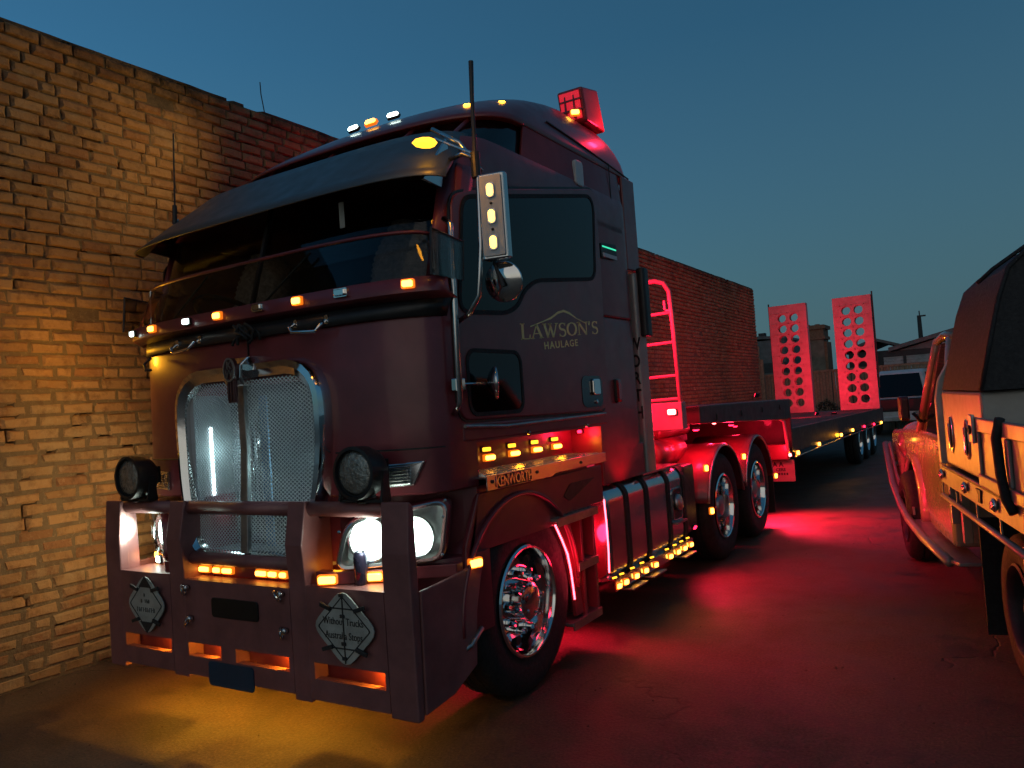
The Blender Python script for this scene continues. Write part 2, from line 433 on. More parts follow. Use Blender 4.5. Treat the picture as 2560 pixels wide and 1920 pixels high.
CH, BL, JT = .0860, .226, .0115
rb = random.Random(11)
def brick_verts(r, L, H):
    """front face towards +x at x=0, going back to -0.1; worn corners"""
    d = .011; e = lambda a: r.uniform(-a, a)
    hy, hz = L / 2, H / 2
    back = [(-.10, -hy, -hz), (-.10, hy, -hz), (-.10, hy, hz), (-.10, -hy, hz)]
    mid = [(-d * r.uniform(.8, 2.2), sy * hy + e(.003), sz * hz + e(.0025)) for sy, sz in ((-1, -1), (1, -1), (1, 1), (-1, 1))]
    k = lambda: r.uniform(.008, .026)
    fr = [(r.uniform(-.002, .002), sy * (hy - k()), sz * (hz - k() * .8)) for sy, sz in ((-1, -1), (1, -1), (1, 1), (-1, 1))]
    ex = []
    for i in range(4):
        a, c = mid[i], mid[(i + 1) % 4]
        ex.append(((a[0] + c[0]) / 2 + e(.003), (a[1] + c[1]) / 2 + e(.004), (a[2] + c[2]) / 2 + e(.003)))
    ctr = (r.uniform(-.001, .004), e(.05), e(.012))
    v = back + mid + fr + ex + [ctr]        # 0-3,4-7,8-11,12-15,16
    f = [(0, 3, 2, 1)]
    for i in range(4):
        j = (i + 1) % 4
        f += [(i, j, 4 + j, 12 + i), (i, 12 + i, 4 + i), (4 + i, 12 + i, 8 + i), (12 + i, 4 + j, 8 + j), (12 + i, 8 + j, 8 + i), (8 + i, 8 + j, 16)]
    return v, f
def tint(r):
    t = r.random()
    a, c = ((.31, .185, .090), (.28, .155, .072)) if t < .80 else (((.26, .135, .065), (.23, .115, .058)) if t < .93 else ((.36, .25, .135), (.15, .085, .05)))
    k = r.random(); s = r.uniform(.80, 1.08)
    return tuple((a[i] * (1 - k) + c[i] * k) * s for i in range(3))
places = []
row = 0; z = 0.004
while z + CH < WTOP + .02:
    y = WY0 + (.5 * (BL + JT) if row % 2 else 0) + rb.uniform(-.03, .03)
    while y < WY1 - .05:
        L = BL * rb.uniform(.93, 1.05)
        if rb.random() < .13: L = BL * .48
        if y + L > WY1: L = WY1 - y
        if rb.random() > .006:
            places.append((y + L / 2, z + CH / 2 + rb.uniform(-.002, .002), L, CH - JT * rb.uniform(.8, 1.2), rb.uniform(-.004, .003)))
        y += L + JT * rb.uniform(.6, 1.5)
    row += 1; z += CH
def in_view(y, z):
    px, py, d = project((WX, y, z))
    if d < .5: return None
    px /= 2.5; py /= 2.5        # 1024 px picture
    if not (-12 < px < 350 and 0 < py < 768): return None
    top = 254 - (px - 139) * .56
    if px < 108 or (px < 153 and py < 460) or py < top: return d
    return None
ranked = sorted(range(len(places)), key=lambda i: (in_view(places[i][0], places[i][1]) or 1e9) + (0 if places[i][2] > .15 else .4))
solo = [i for i in ranked[:300] if in_view(places[i][0], places[i][1])]
wall = thing('brick_wall', 'tall old tan brick wall with rough mortar running along beside the truck', 'wall', (WX, 8.5, 0))
solo_set = set(solo)
WM = Vector((WX, 8.5, 0))
def finish_mesh(name, v, f, tints):
    me = bpy.data.meshes.new(name); me.from_pydata(v, [], f)
    ca = me.color_attributes.new('tint', 'FLOAT_COLOR', 'CORNER')
    if isinstance(tints, tuple): buf = list((*tints, 1)) * len(me.loops)
    else:
        buf = []
        for k, p in enumerate(me.polygons): buf += list((*tints[k], 1)) * p.loop_total
    ca.data.foreach_set('color', buf)
    me.materials.append(MAT['brick']); return me
variants = {}
for kind, L in (('full', BL), ('half', BL * .48)):
    variants[kind] = []
    for k in range(26 if kind == 'full' else 8):
        v, f = brick_verts(rb, L, CH - JT); variants[kind].append(finish_mesh('brick', v, f, tint(rb)))
for i in solo:
    y, z, L, H, dx = places[i]
    kind = 'full' if L > .17 else 'half'
    o = bpy.data.objects.new('brick', rb.choice(variants[kind])); col.objects.link(o); o.parent = wall
    o.location = (dx, y - 8.5, z); o.scale = (1, L / (BL if kind == 'full' else BL * .48), H / (CH - JT)); o.rotation_euler = (rb.uniform(-.008, .008), 0, rb.uniform(-.008, .008))
V = []; FF = []; TT = []
for i, (y, z, L, H, dx) in enumerate(places):
    if i in solo_set: continue
    v, f = brick_verts(rb, L, H); o0 = len(V); t = tint(rb)
    V += [(p[0] + dx, p[1] + y - 8.5, p[2] + z) for p in v]; FF += [tuple(a + o0 for a in q) for q in f]; TT += [t] * len(f)
o = bpy.data.objects.new('brickwork', finish_mesh('brickwork', V, FF, TT)); col.objects.link(o); o.parent = wall; o['kind'] = 'stuff'
# mortar core: a sheet whose depth varies, raked deep near the top, smeared almost flush lower down
mm = MB(); NY, NZ = 620, 118
rm = random.Random(5)
sm = {}
def vn(a, c):
    ia, ic = math.floor(a), math.floor(c); fa, fc = a - ia, c - ic
    g = lambda p, q: sm.setdefault((p, q), rm.random())
    return (g(ia, ic) * (1 - fa) + g(ia + 1, ic) * fa) * (1 - fc) + (g(ia, ic + 1) * (1 - fa) + g(ia + 1, ic + 1) * fa) * fc
vs = []
for j in range(NZ + 1):
    for i in range(NY + 1):
        y = WY0 + (WY1 - .02 - WY0) * i / NY; z = (WTOP - .01) * j / NZ
        deep = max(0, min(1, (z - 2.3) / 1.2)) * .85
        k = vn(y * 1.7, z * 1.7) * .6 + vn(y * 6, z * 6) * .4
        pit = .05 if vn(y * 11 + 50, z * 11) > .80 and vn(y * 2.3 + 9, z * 2.3) > .38 else 0
        vs.append((-.005 - .016 * max(0, k - .2) - .026 * deep * (.3 + k) - pit, y - 8.5, z))
fs = [(j * (NY + 1) + i, j * (NY + 1) + i + 1, (j + 1) * (NY + 1) + i + 1, (j + 1) * (NY + 1) + i) for j in range(NZ) for i in range(NY)]
mm.add(vs, fs)
mm.box(-.34, -.06, WY0 - 8.5, WY1 - .03 - 8.5, 0, WTOP - .02)
make('mortar_core', mm, 'mortar', wall)
# ================================================================== the truck
T = thing('prime_mover', 'maroon cab-over prime mover truck with bull bar and rows of lit amber lamps', 'truck')

def front_curve(w, f, d, n=3.5, N=28, lo=-1, hi=1):
    out = []
    for i in range(N + 1):
        t = lo + (hi - lo) * i / N
        a = math.sin(t * math.pi / 2)          # denser towards the corners
        out.append((w * a, f + d - d * max(0, 1 - abs(a) ** n) ** (1 / n)))
    return out
def plan(w, f, d, b_, rbk=.12, n=3.5):
    fc = front_curve(w, f, d, n)               # left corner -> right corner
    back = []
    for cx, a0 in ((w - rbk, 0), (-(w - rbk), 90)):
        for k in range(6):
            t = R(a0 + 90 * k / 5); back.append((cx + rbk * math.cos(t), b_ - rbk + rbk * math.sin(t)))
    return [(-w, b_ - rbk - .03), (-w, f + d + .03)] + fc + [(w, f + d + .03), (w, b_ - rbk - .03)] + back
def fy(x, f, d, w=1.2, n=3.5):
    return f + d - d * max(0, 1 - min(1, abs(x) / w) ** n) ** (1 / n)

# --- cab shell, lower
secs = []
for z, w, f in ((1.235, 1.185, .19), (1.245, 1.195, .175), (1.46, 1.2, .17), (2.18, 1.2, .185), (2.235, 1.19, .20), (2.25, 1.16, .23)):
    secs.append([(x, y, z) for x, y in plan(w, f, .36, 2.92)])
cab = make('cab_shell', MB().loft(secs), 'paint', T, auto=35)
# mouth of the grille cut out of the shell
_cm = MB()
for _s in (1, -1): _cm.box(_s * .965, _s * 1.4, .62, 2.14, 1.1, 1.465)
_cm.prism(round_poly([(-.44, .88), (.44, .88), (.53, 1.40), (.53, 1.87), (-.53, 1.87), (-.53, 1.40)], [.05, .05, .2, .15, .15, .2], 5), 'y', -.2, .47)
_cut = make('cutter', _cm, 'radiator')
_bm = cab.modifiers.new('cut', 'BOOLEAN'); _bm.object = _cut; _bm.operation = 'DIFFERENCE'; _bm.solver = 'EXACT'
bpy.context.view_layer.update()
_me = bpy.data.meshes.new_from_object(cab.evaluated_get(bpy.context.evaluated_depsgraph_get()))
cab.modifiers.clear(); cab.data = _me; _me.set_sharp_from_angle(angle=R(35)); cab.data.name = 'cab_shell'
bpy.data.objects.remove(_cut)
# nose below the shell: set back behind the swept headlamps
for s in (1, -1):
    nl = MB()
    pl_ = [(s * .45, .20), (s * .60, .20), (s * .635, .335), (s * 1.13, .555), (s * 1.19, .60), (s * 1.19, 1.9), (s * .45, 1.9)]
    nl.prism(pl_, 'z', .90, 1.236)
    make('lower_nose', nl, 'paint', T)
# panel seams on the nose
m_ = MB()
m_.box(-.003, .003, .172, .19, 2.0, 2.2)
make('panel_seam', m_, 'black_plastic', cab)
for s in (1, -1):
    pts = [(s * x, fy(x, .168, .36) - .0015, 1.465) for x in [.62 + .56 * k / 10 for k in range(11)]]
    make('panel_seam', MB().tube(pts, .004, 6), 'black_plastic', cab)
# --- mid body behind the windscreen (sides and back)
def upath(w, b_, y0, rbk=.12):
    p = [(w, y0), (w, b_ - rbk - .03)]
    for cx, a0 in ((w - rbk, 0), (-(w - rbk), 90)):
        for k in range(6):
            t = R(a0 + 90 * k / 5); p.append((cx + rbk * math.cos(t), b_ - rbk + rbk * math.sin(t)))
    return p + [(-w, b_ - rbk - .03), (-w, y0)]
mid = MB().loft([[(x, y, z) for x, y in upath(w, 2.92, y0)] for z, w, y0 in ((2.24, 1.185, .47), (2.256, 1.185, .473), (2.93, 1.185, .615), (2.95, 1.185, .62))], closed=False, cap=False)
make('cab_side', mid, 'paint', T, solid=.03, auto=40)
# --- upper body: forehead, then the raised roof
fore = MB().loft([[(x, y, z) for x, y in plan(w, f, d, 2.92)] for z, w, f, d in
                  ((2.90, 1.2, .42, .36), (2.98, 1.2, .46, .36), (3.12, 1.2, .60, .40), (3.16, 1.19, .64, .42))])
make('cab_forehead', fore, 'paint', T, auto=40)
win = MB().loft([[(x, y, z) for x, y in plan(w, f, d, 2.2)] for z, w, f, d in ((3.15, 1.165, .72, .45), (3.42, 1.14, 1.06, .5))])
up_win = make('upper_window', win, 'tinted_glass', T, auto=40)
for x in (-.62, -.02, .62, .97):
    p0 = (x, fy(x, .72, .45, 1.165) - .008, 3.14); p1 = (x, fy(x, 1.06, .5, 1.14) - .012, 3.42)
    make('window_post', MB().tube([p0, p1], .014, 8), 'paint', up_win)
sidew = MB().loft([[(x, y, z) for x, y in upath(w, 2.92, y0)] for z, w, y0 in ((3.08, 1.186, 1.30), (3.095, 1.185, 1.305), (3.405, 1.161, 1.415), (3.42, 1.160, 1.42))], closed=False, cap=False)
make('roof_side', sidew, 'paint', T, solid=.02, auto=40)
RS = ((3.37, 1.175, .93, .45, 3.08), (3.375, 1.18, .92, .45, 3.09), (3.42, 1.172, .965, .47, 3.09), (3.50, 1.15, 1.09, .5, 3.09), (3.60, 1.105, 1.27, .55, 3.085),
      (3.69, 1.05, 1.47, .6, 3.07), (3.77, .985, 1.70, .65, 3.04), (3.845, .905, 1.95, .6, 2.99), (3.90, .82, 2.18, .5, 2.92), (3.935, .70, 2.38, .35, 2.82), (3.95, .52, 2.52, .2, 2.72))
roof = make('roof_fairing', MB().loft([[(x, y, z) for x, y in plan(w, f, d, b_, .16, 2.8)] for z, w, f, d, b_ in RS]), 'paint', T, smooth=True)
# seam and fasteners where the fairing meets the sleeper
for s in (1, -1):
    pts = [(s * 1.155, 1.75, 3.50), (s * 1.162, 2.1, 3.475), (s * 1.172, 2.6, 3.43), (s * 1.182, 3.02, 3.385)]
    make('fairing_seam', MB().tube(pts, .006, 6), 'black_plastic', roof)
    make('sleeper_seam', MB().tube([(s * 1.196, 2.62, 2.9), (s * 1.186, 2.64, 3.42)], .004, 6), 'black_plastic', roof)
    make('side_marker', MB().prism(rrect(2.03, 2.15, 3.13, 3.31, .03), 'x', s * 1.175, s * 1.207), 'white_panel', roof, bevel=.008)

# --- windscreen
def screen(z, w, f, d, lo, hi, N=26):
    return [(x, y, z) for x, y in front_curve(w, f, d, 3.5, N, lo, hi)]
gl = MB().loft([screen(2.26 + .66 * k / 8, 1.175, .225 + .205 * k / 8, .36, -.80, .80) for k in range(9)], closed=False, cap=False)
ws = make('windscreen', gl, 'windscreen_glass', T, smooth=True)
for s in (1, -1):
    pil = MB().loft([screen(2.24, 1.19, .22, .36, s * .78, s * .995, 10), screen(2.95, 1.19, .43, .36, s * .78, s * .995, 10)], closed=False, cap=False)
    make('windscreen_pillar', pil, 'paint', ws, solid=.035, auto=40)
cb = MB().loft([[(-.012 + a, .218 + .205 * t - q, 2.26 + .66 * t) for a, q in ((0, 0), (.024, 0), (.024, .02), (0, .02))] for t in (0, 1)])
make('centre_bar', cb, 'black_plastic', ws)
make('registration_sticker', MB().box(.60, .635, .335, .338, 2.66, 2.80, Matrix.Translation((0, .0, 0))), 'sign_white', ws)
for x0, x1 in ((-.75, -.45), (.10, .42)):
    make('wiper', MB().tube([(x0, fy(x0, .20, .36) - .012, 2.285), (x1, fy(x1, .30, .36) - .022, 2.55)], .007, 6), 'black_plastic', ws)
# --- interior seen through the glass
inn = MB().box(-1.1, 1.1, 1.75, 1.8, 2.25, 2.92); inn.box(-1.1, 1.1, .42, .60, 2.252, 2.285)
ci = make('cab_interior', inn, 'black_plastic', T)
for sx in (.62, -.62):
    secs = []
    for k in range(31):
        t = k / 30; zz = 2.28 + .50 * t; bulge = .006 * math.cos(k * math.pi)
        hw = .22 * max(.25, 1 - max(0, t - .45) ** 2 * 2.4) + bulge
        secs.append([(sx + hw * math.copysign(abs(math.cos(a)) ** .6, math.cos(a)), .80 + .10 * t + (.11 + bulge) * math.copysign(abs(math.sin(a)) ** .6, math.sin(a)), zz) for a in [i * math.pi / 8 for i in range(16)]])
    make('seat', MB().loft(secs), 'seat_wool', ci, smooth=True)
make('steering_wheel', MB().lathe([(.215 + .016 * math.cos(a), .016 * math.sin(a)) for a in [i * math.pi / 4 for i in range(8)]], (-.62, .56, 2.36), (0, .45, .9), 24, close=True), 'black_plastic', ci, smooth=True)

# --- sun visor
def vline(N, f, d, w, z, sag=0):
    return [(x, y, z + sag * (abs(x) / w) ** 2.2) for x, y in front_curve(w, f, d, 4.0, N, -.93, .93)]
vz = []
for k in range(7):
    t = k / 6
    w = 1.27 - .16 * t; f = .20 + .44 * t; d = .35 + .05 * t
    vz.append(vline(36, f, d, w, 2.82 + .375 * t, 0))
visor = make('sun_visor', MB().loft(vz, closed=False, cap=False), pm('visor_skin', (.13, .14, .145), .46, .65, .0, var=.08, scale=3), T, smooth=True, solid=.008)
make('visor_lip', MB().tube(vline(36, .196, .35, 1.275, 2.815), .006, 8), 'visor_skin', visor, smooth=True)
for s in (1, -1):
    cheek = MB().prism([(.37, 2.82), (.60, 2.80), (.62, 3.02), (.60, 3.09)], 'x', s * 1.135, s * 1.150)
    make('visor_cheek', cheek, 'alloy', visor, bevel=.004)
    if s < 0: continue
    br = MB().tube([(s * 1.12, .52, 3.12), (s * 1.30, .50, 3.0), (s * 1.36, .60, 2.86)], .012, 8)
    make('visor_bracket', br, 'alloy', visor, smooth=True)
# turn lamp at each end of the visor
for s in (1,):
    a = MB().lathe([(.001, -.07), (.020, -.05), (.028, -.015), (.028, .02), (.019, .045), (.001, .06)], (s * 1.15, .415, 3.015), (s * .8, .6, -.03), 16)
    h = make('visor_lamp', a, 'amber_soft', T, smooth=True)
    point(h, (s * 1.36, .22, 2.97), AMBER, 2.0, .05)

# --- stone deflector across the bottom of the windscreen, with its lamp strip
def sline(f, d, w, z, N=36, k=.97): return [(x, y, z) for x, y in front_curve(w, f, d, 3.2, N, -k, k)]
st_a = sline(.150, .26, 1.26, 2.305); st_b = sline(.150, .26, 1.27, 2.235); st_c = sline(.19, .30, 1.27, 2.205)
strip = make('lamp_strip', MB().loft([st_a, st_b, st_c], closed=False, cap=False), 'paint', T, solid=.012, auto=40)
make('deflector_rail', MB().tube(sline(.205, .27, 1.12, 2.555), .010, 8), 'paint', strip, smooth=True)
make('deflector_sheet', MB().loft([sline(.160, .26, 1.25, 2.31, 30), sline(.205, .27, 1.12, 2.55, 30)], closed=False, cap=False), 'acrylic', strip, smooth=True)
for s in (1, -1):
    pn = [(.235, 2.30), (.50, 2.30), (.52, 2.50), (.255, 2.53)]
    make('deflector_wing', MB().prism(pn, 'x', s * 1.262, s * 1.268), 'acrylic', strip)
    make('deflector_edge', MB().tube([(s * 1.265, .235, 2.30), (s * 1.265, .255, 2.53), (s * 1.265, .52, 2.50), (s * 1.265, .50, 2.30)], .007, 6), 'acrylic_edge', strip)
for x, kind in ((-1.11, 'w'), (-.84, 'a'), (-.47, 'w'), (-.19, 'a'), (.15, 'o'), (.45, 'a'), (.75, 'o'), (1.13, 'a')):
    y = fy(x, .150, .26, 1.265, 3.2)
    dy = (fy(x + .01, .150, .26, 1.265, 3.2) - fy(x - .01, .150, .26, 1.265, 3.2)) / .02
    nrm = (dy, -1, 0)
    if kind == 'o':
        lamp(T, (x, y - .006, 2.275), nrm, .075, .032, 'chrome', house='chrome')
    else:
        lamp(T, (x, y - .006, 2.272), nrm, .052, .030, 'amber' if kind == 'a' else 'white_led')
for x, y, w_ in ((-.75, .05, 1.2), (.3, .0, 1.2)): point(strip, (x, y, 2.27), AMBER, w_, .04, spot=165, aim=(0, -1, 0))
point(strip, (-1.60, .20, 2.20), (1, .42, .02), 9.0, .04); point(strip, (-1.28, .10, 2.27), (1, .66, .22), 2.5, .04, spot=160, aim=(-1, -.3, .3))
# deck below the strip, hoses bundled at the middle
make('wiper_cowl', MB().loft([sline(.20, .30, 1.22, 2.215, 30), sline(.155, .34, 1.19, 2.12, 30)], closed=False, cap=False), 'black_plastic', T, solid=.01, auto=40)
rk = random.Random(2); hb = MB()
for k in range(7):
    p = Vector((-.02 + rk.uniform(-.06, .06), .135, 2.20)); pts = [p]
    for q in range(4): p = p + Vector((rk.uniform(-.05, .05), rk.uniform(-.012, .01), -rk.uniform(.015, .035))); pts.append(p)
    hb.tube(pts, .009, 6)
make('hose_bundle', hb, 'rubber', T, smooth=True)

# grab handles on the nose
for s in (1, -1):
    x0, x1 = s * .40, s * .62
    pts = [(x0, .155, 2.155), (x0 + s * .0, .115, 2.135), (x0 + s * .03, .105, 2.105), (x1 - s * .03, .115, 2.095), (x1, .125, 2.125), (x1, .165, 2.15)]
    h = make('grab_handle', MB().tube(pts, .009, 8), 'chrome', T, smooth=True)
    for x in (x0, x1):
        make('mount', MB().prism(rrect(x - .014, x + .014, 2.13, 2.18, .012), 'y', fy(x, .17, .36) - .012, fy(x, .17, .36) + .01), 'chrome', h)
# small pull tab beside the left one
make('tab_hook', MB().tube([(-.93, .20, 2.10), (-.93, .15, 2.06), (-.90, .14, 2.02), (-.86, .15, 2.02)], .008, 6), 'black_plastic', T)

# ------------------------------------------------------------------ grille
GZ0, GZ1 = .93, 1.94
def gpoly(hw_t, hw_b, z0, z1, r):
    return round_poly([(-hw_b, z0), (hw_b, z0), (hw_t, z0 + .5 * (z1 - z0)), (hw_t, z1), (-hw_t, z1), (-hw_t, z0 + .5 * (z1 - z0))], [r * .5, r * .5, .3, r, r, .3], 6)
def gsec(poly, yf, crown=.05):
    return [(x, yf + (.02 if z > 1.5 else .02 - .06 * (1.5 - z)), z + (crown * (1 - (x / .6) ** 2) if z > 1.6 else 0)) for x, z in poly]
g_out = gpoly(.605, .47, .90, 1.955, .24); g_mid = gpoly(.585, .455, .915, 1.935, .22); g_in = gpoly(.525, .425, .945, 1.865, .18)
sur = MB().loft([gsec(g_out, .23), gsec(g_out, .125), gsec(grow(g_mid, .004), .085), gsec(gpoly(.56, .44, .93, 1.905, .2), .078), gsec(g_in, .105), gsec(g_in, .15)], cap=False)
grille = make('grille', sur, 'chrome', T, auto=30)
# recess behind the mesh: radiator, side plates, lit by two strips
rad = MB().box(-.46, .46, .40, .43, .95, 1.9)
make('radiator', rad, 'radiator', grille)
fins = MB()
for k in range(46): fins.box(-.45, .45, .385, .399, .96 + k * .0204, .966 + k * .0204)
make('radiator_fins', fins, 'radiator', grille)['kind'] = 'stuff'
for s in (1, -1):
    make('side_plate', MB().box(s * .49, s * .525, .16, .43, .88, 1.88), 'white_panel', grille)
make('shroud_plate', MB().box(-.49, .49, .13, .42, .90, .93), 'radiator', grille)
make('shroud_plate', MB().box(-.49, .49, .20, .42, 1.885, 1.90), 'white_panel', grille)
make('light_strip', MB().box(-.4885, -.482, .262, .276, 1.00, 1.64), 'white_strip', grille)
make('light_strip', MB().box(.487, .4895, .30, .312, 1.0, 1.66), 'white_strip', grille)
point(grille, (-.42, .30, 1.50), (.60, .96, 1.0), .7, .05); point(grille, (-.42, .30, 1.15), (.60, .96, 1.0), .5, .05)
point(grille, (.45, .30, 1.40), (.60, .96, 1.0), 3.8, .05)
make('condenser_pipe', MB().tube([(-.22, .34, 1.0), (-.22, .34, 1.62), (-.15, .34, 1.66), (-.15, .34, 1.4)], .018, 8), 'alloy', grille, smooth=True)
make('fan_frame', MB().ring(rrect(-.2, .42, 1.0, 1.82, .08), rrect(-.17, .39, 1.03, 1.79, .07), 'y', .36, .38), 'radiator', grille)
make('blue_plate', MB().box(.012, .075, .215, .225, .96, 1.80), pm('blue_metal', (.18, .34, .50), .4, .4), grille)
# woven wire mesh
wm = MB(); gi = gpoly(.535, .432, .94, 1.90, .16)
def inside(x, z):
    c = False; n = len(gi)
    for i in range(n):
        (x1, z1), (x2, z2) = gi[i], gi[i - 1]
        if (z1 > z) != (z2 > z) and x < (x2 - x1) * (z - z1) / (z2 - z1) + x1: c = not c
    return c
def gy(x, z):      # the mesh bellies forward around the middle
    return .128 + (.0 if z > 1.5 else -.06 * (1.5 - z)) + .05 * (abs(x) / .55) ** 3
P_ = .0215; SL = .78
for fam in (1, -1):
    c0 = -3.2
    while c0 < 3.2:
        run = []
        x = -.56
        while x <= .56:
            z = 1.4 + fam * SL * x + c0 * .5
            ok = .93 < z < 1.92 and inside(x, z)
            if ok: run.append(Vector((x, gy(x, z) + (.0015 if fam > 0 else -.0015), z)))
            if (not ok or x + .028 > .56) and run:
                if len(run) > 1:
                    secs = []
                    dz = Vector((-fam * SL, 0, 1)).normalized() * .0029
                    for p in run: secs.append([p - dz, p + Vector((0, -.003, 0)), p + dz])
                    wm.loft(secs, closed=False, cap=False)
                run = []
            x += .028
        c0 += P_ * 2
gmsh = make('wire_mesh', wm, pm('mesh_wire', (.62, .64, .63), .42, .5, var=.1), grille); gmsh['kind'] = 'stuff'
make('centre_bar', MB().loft([[(a, .105 + q, 1.86) for a, q in ((-.028, 0), (.028, 0), (.028, .03), (-.028, .03))], [(a, .105 + q, 1.5) for a, q in ((-.028, 0), (.028, 0), (.028, .03), (-.028, .03))],
                               [(a, .068 + q, .945) for a, q in ((-.028, 0), (.028, 0), (.028, .03), (-.028, .03))]]), 'alloy_dull', grille, bevel=.004)
# emblem: oval badge with stacked letters above a ribbed tongue, on a chrome saddle
sad = MB().loft([[(x * s, y, z) for x, y, z in ((-.095, .07, 0), (.095, .07, 0), (.095, .2, 0), (-.095, .2, 0))] and
                 [(-.10 * s, y0, zz), (.10 * s, y0, zz), (.10 * s, .22, zz), (-.10 * s, .22, zz)] for s, y0, zz in ((.75, .075, 1.855), (.72, .055, 1.90), (.8, .055, 1.97), (1.0, .09, 2.01), (1.02, .14, 2.02))])
em_b = make('emblem', sad, 'chrome', T, bevel=.012, seg=3)
ov = [(.046 * math.cos(t), 1.975 + .066 * math.sin(t) - .03) for t in [i * math.pi / 12 for i in range(24)]]
ovi = [(x * .80, 1.945 + (z - 1.945) * .84) for x, z in ov]
EX = .012
make('badge', MB().prism([(x + EX, z) for x, z in ov], 'y', .034, .056), pm('badge_skin', (.10, .045, .045), .35, .5), em_b)
make('badge_rim', MB().ring([(x + EX, z) for x, z in ov], [(x + EX, z) for x, z in ovi], 'y', .026, .034), 'alloy_dull', em_b)
FRONT = lambda x, y, z: basis((x, y, z), (1, 0, 0), (0, 0, 1))
text('K', em_b, 'alloy_dull', .062, FRONT(EX, .031, 1.968), .003)
text('W', em_b, 'alloy_dull', .062, FRONT(EX, .031, 1.922), .003)
tg = MB().box(EX - .034, EX + .034, .040, .056, 1.765, 1.892)
for k in (-2, 0, 2): tg.box(EX + k * .011 - .006, EX + k * .011 + .006, .033, .0405, 1.775, 1.888)
make('badge_tongue', tg, 'badge_skin' if 'badge_skin' in MAT else 'paint', em_b, bevel=.003)

# ------------------------------------------------------------------ bull bar
def bar_y(z): return 0 if z < 1.0 else .035 * (z - 1.0) / .2
PAN = MB()
# face plate between the posts with its slots: three bays
def plate(x0, x1, z0, z1, holes):
    zs = sorted({z0, z1, *[h[2] for h in holes], *[h[3] for h in holes]}); 
    for a, c in zip(zs[:-1], zs[1:]):
        segs = [(x0, x1)]
        for h in holes:
            if h[2] <= a + 1e-6 and h[3] >= c - 1e-6:
                ns = []
                for p, q in segs:
                    if h[0] > p: ns.append((p, min(q, h[0])))
                    if h[1] < q: ns.append((max(p, h[1]), q))
                segs = ns
        for p, q in segs:
            if q - p > 1e-4: PAN.box(p, q, 0, .012, a, c)
plate(-1.05, -.57, .27, .82, [(-1.03, -.585, .37, .45)])
plate(-.44, .41, .27, .80, [(-.43, -.15, .375, .45), (-.03, .38, .375, .45)])
plate(.53, 1.04, .26, .82, [(.56, 1.02, .365, .445)])
bar = make('bull_bar', PAN, 'paint_bar', T)
# returns of the plates (shelf tops, slot floors)
for x0, x1, z, y1 in ((-1.05, -.57, .82, .20), (.53, 1.04, .82, .20)):
    make('shelf', MB().box(x0, x1, .013, y1, z - .012, z), 'paint_bar', bar, bevel=.003)
make('shelf', MB().box(-.44, .41, .013, .11, .788, .80), 'paint_bar', bar, bevel=.003)
make('lamp_channel', MB().box(-.44, .41, .131, .143, .80, .875), 'paint', bar)
for x0, x1, zb in ((-1.03, -.585, .37), (-.43, -.15, .375), (-.03, .38, .375), (.56, 1.02, .365)):
    make('slot_floor', MB().box(x0, x1, .013, .045, zb - .012, zb - .001), 'paint_bar', bar)
    make('slot_back', MB().box(x0 - .02, x1 + .02, .100, .106, zb - .03, zb + .12), 'paint', bar)  # plate added to stop lamp light passing through the slot
    sl_ = lamp(bar, (x1 - .05, .055, zb + .098), (-1, 0, -.6), .02, .012, 'amber', name='slot_fill_lamp')  # hidden lamp added to colour the slot amber
    point(sl_, (x1 - .07, .055, zb + .078), (1, .40, .02), 4.5, .012, spot=150, aim=(-1, .1, -.5), blend=.3)
    make('slot_wall', MB().box(x0 - .006, x0 - .001, .013, .09, zb - .012, zb + .08), 'paint_bar', bar)
# posts: channel sections, the inner ones kinked
def post(x0, x1, depth, z0, z1, kink=0):
    prof = [(0, z0), (depth, z0 + .04), (depth, z1 - .02), (.035, z1), (bar_y(z1) + kink, z1), (kink, 1.02), (0, .84)]
    return MB().prism([(y, z) for y, z in prof], 'x', x0, x1)
for s in (1, -1):
    o0, o1 = (1.04, 1.205) if s > 0 else (-1.05, -1.20)
    make('post', MB().prism([(0, .24), (.045, .24), (.06, .80), (.06, 1.21), (.035, 1.235), (.02, 1.235), (0, 1.0)], 'x', o0, o1), 'paint_bar', bar, bevel=.012, seg=3)
    make('post_flange', MB().prism([(.03, .25), (.13, .30), (.13, .86), (.12, 1.19), (.05, 1.215)], 'x', o0 + s * .002, o0 + s * .016), 'paint_bar', bar, bevel=.004)
for x0, x1, dp, z0, kk in ((-.57, -.44, .20, .25, -.012), (.41, .53, .20, .24, -.012)):
    make('post', post(x0, x1, dp, z0, 1.235, kk), 'paint_bar', bar, bevel=.014, seg=3)
for x0, x1 in ((-1.06, -.56), (-.45, .42), (.52, 1.05)):
    make('top_rail', MB().tube([(x0, .075, 1.192), (x1, .075, 1.192)], .038, 16), 'paint_bar', bar, smooth=True)
make('mid_rail', MB().tube([(-.45, .075, .905), (.42, .075, .905)], .036, 16), 'paint_bar', bar, smooth=True)
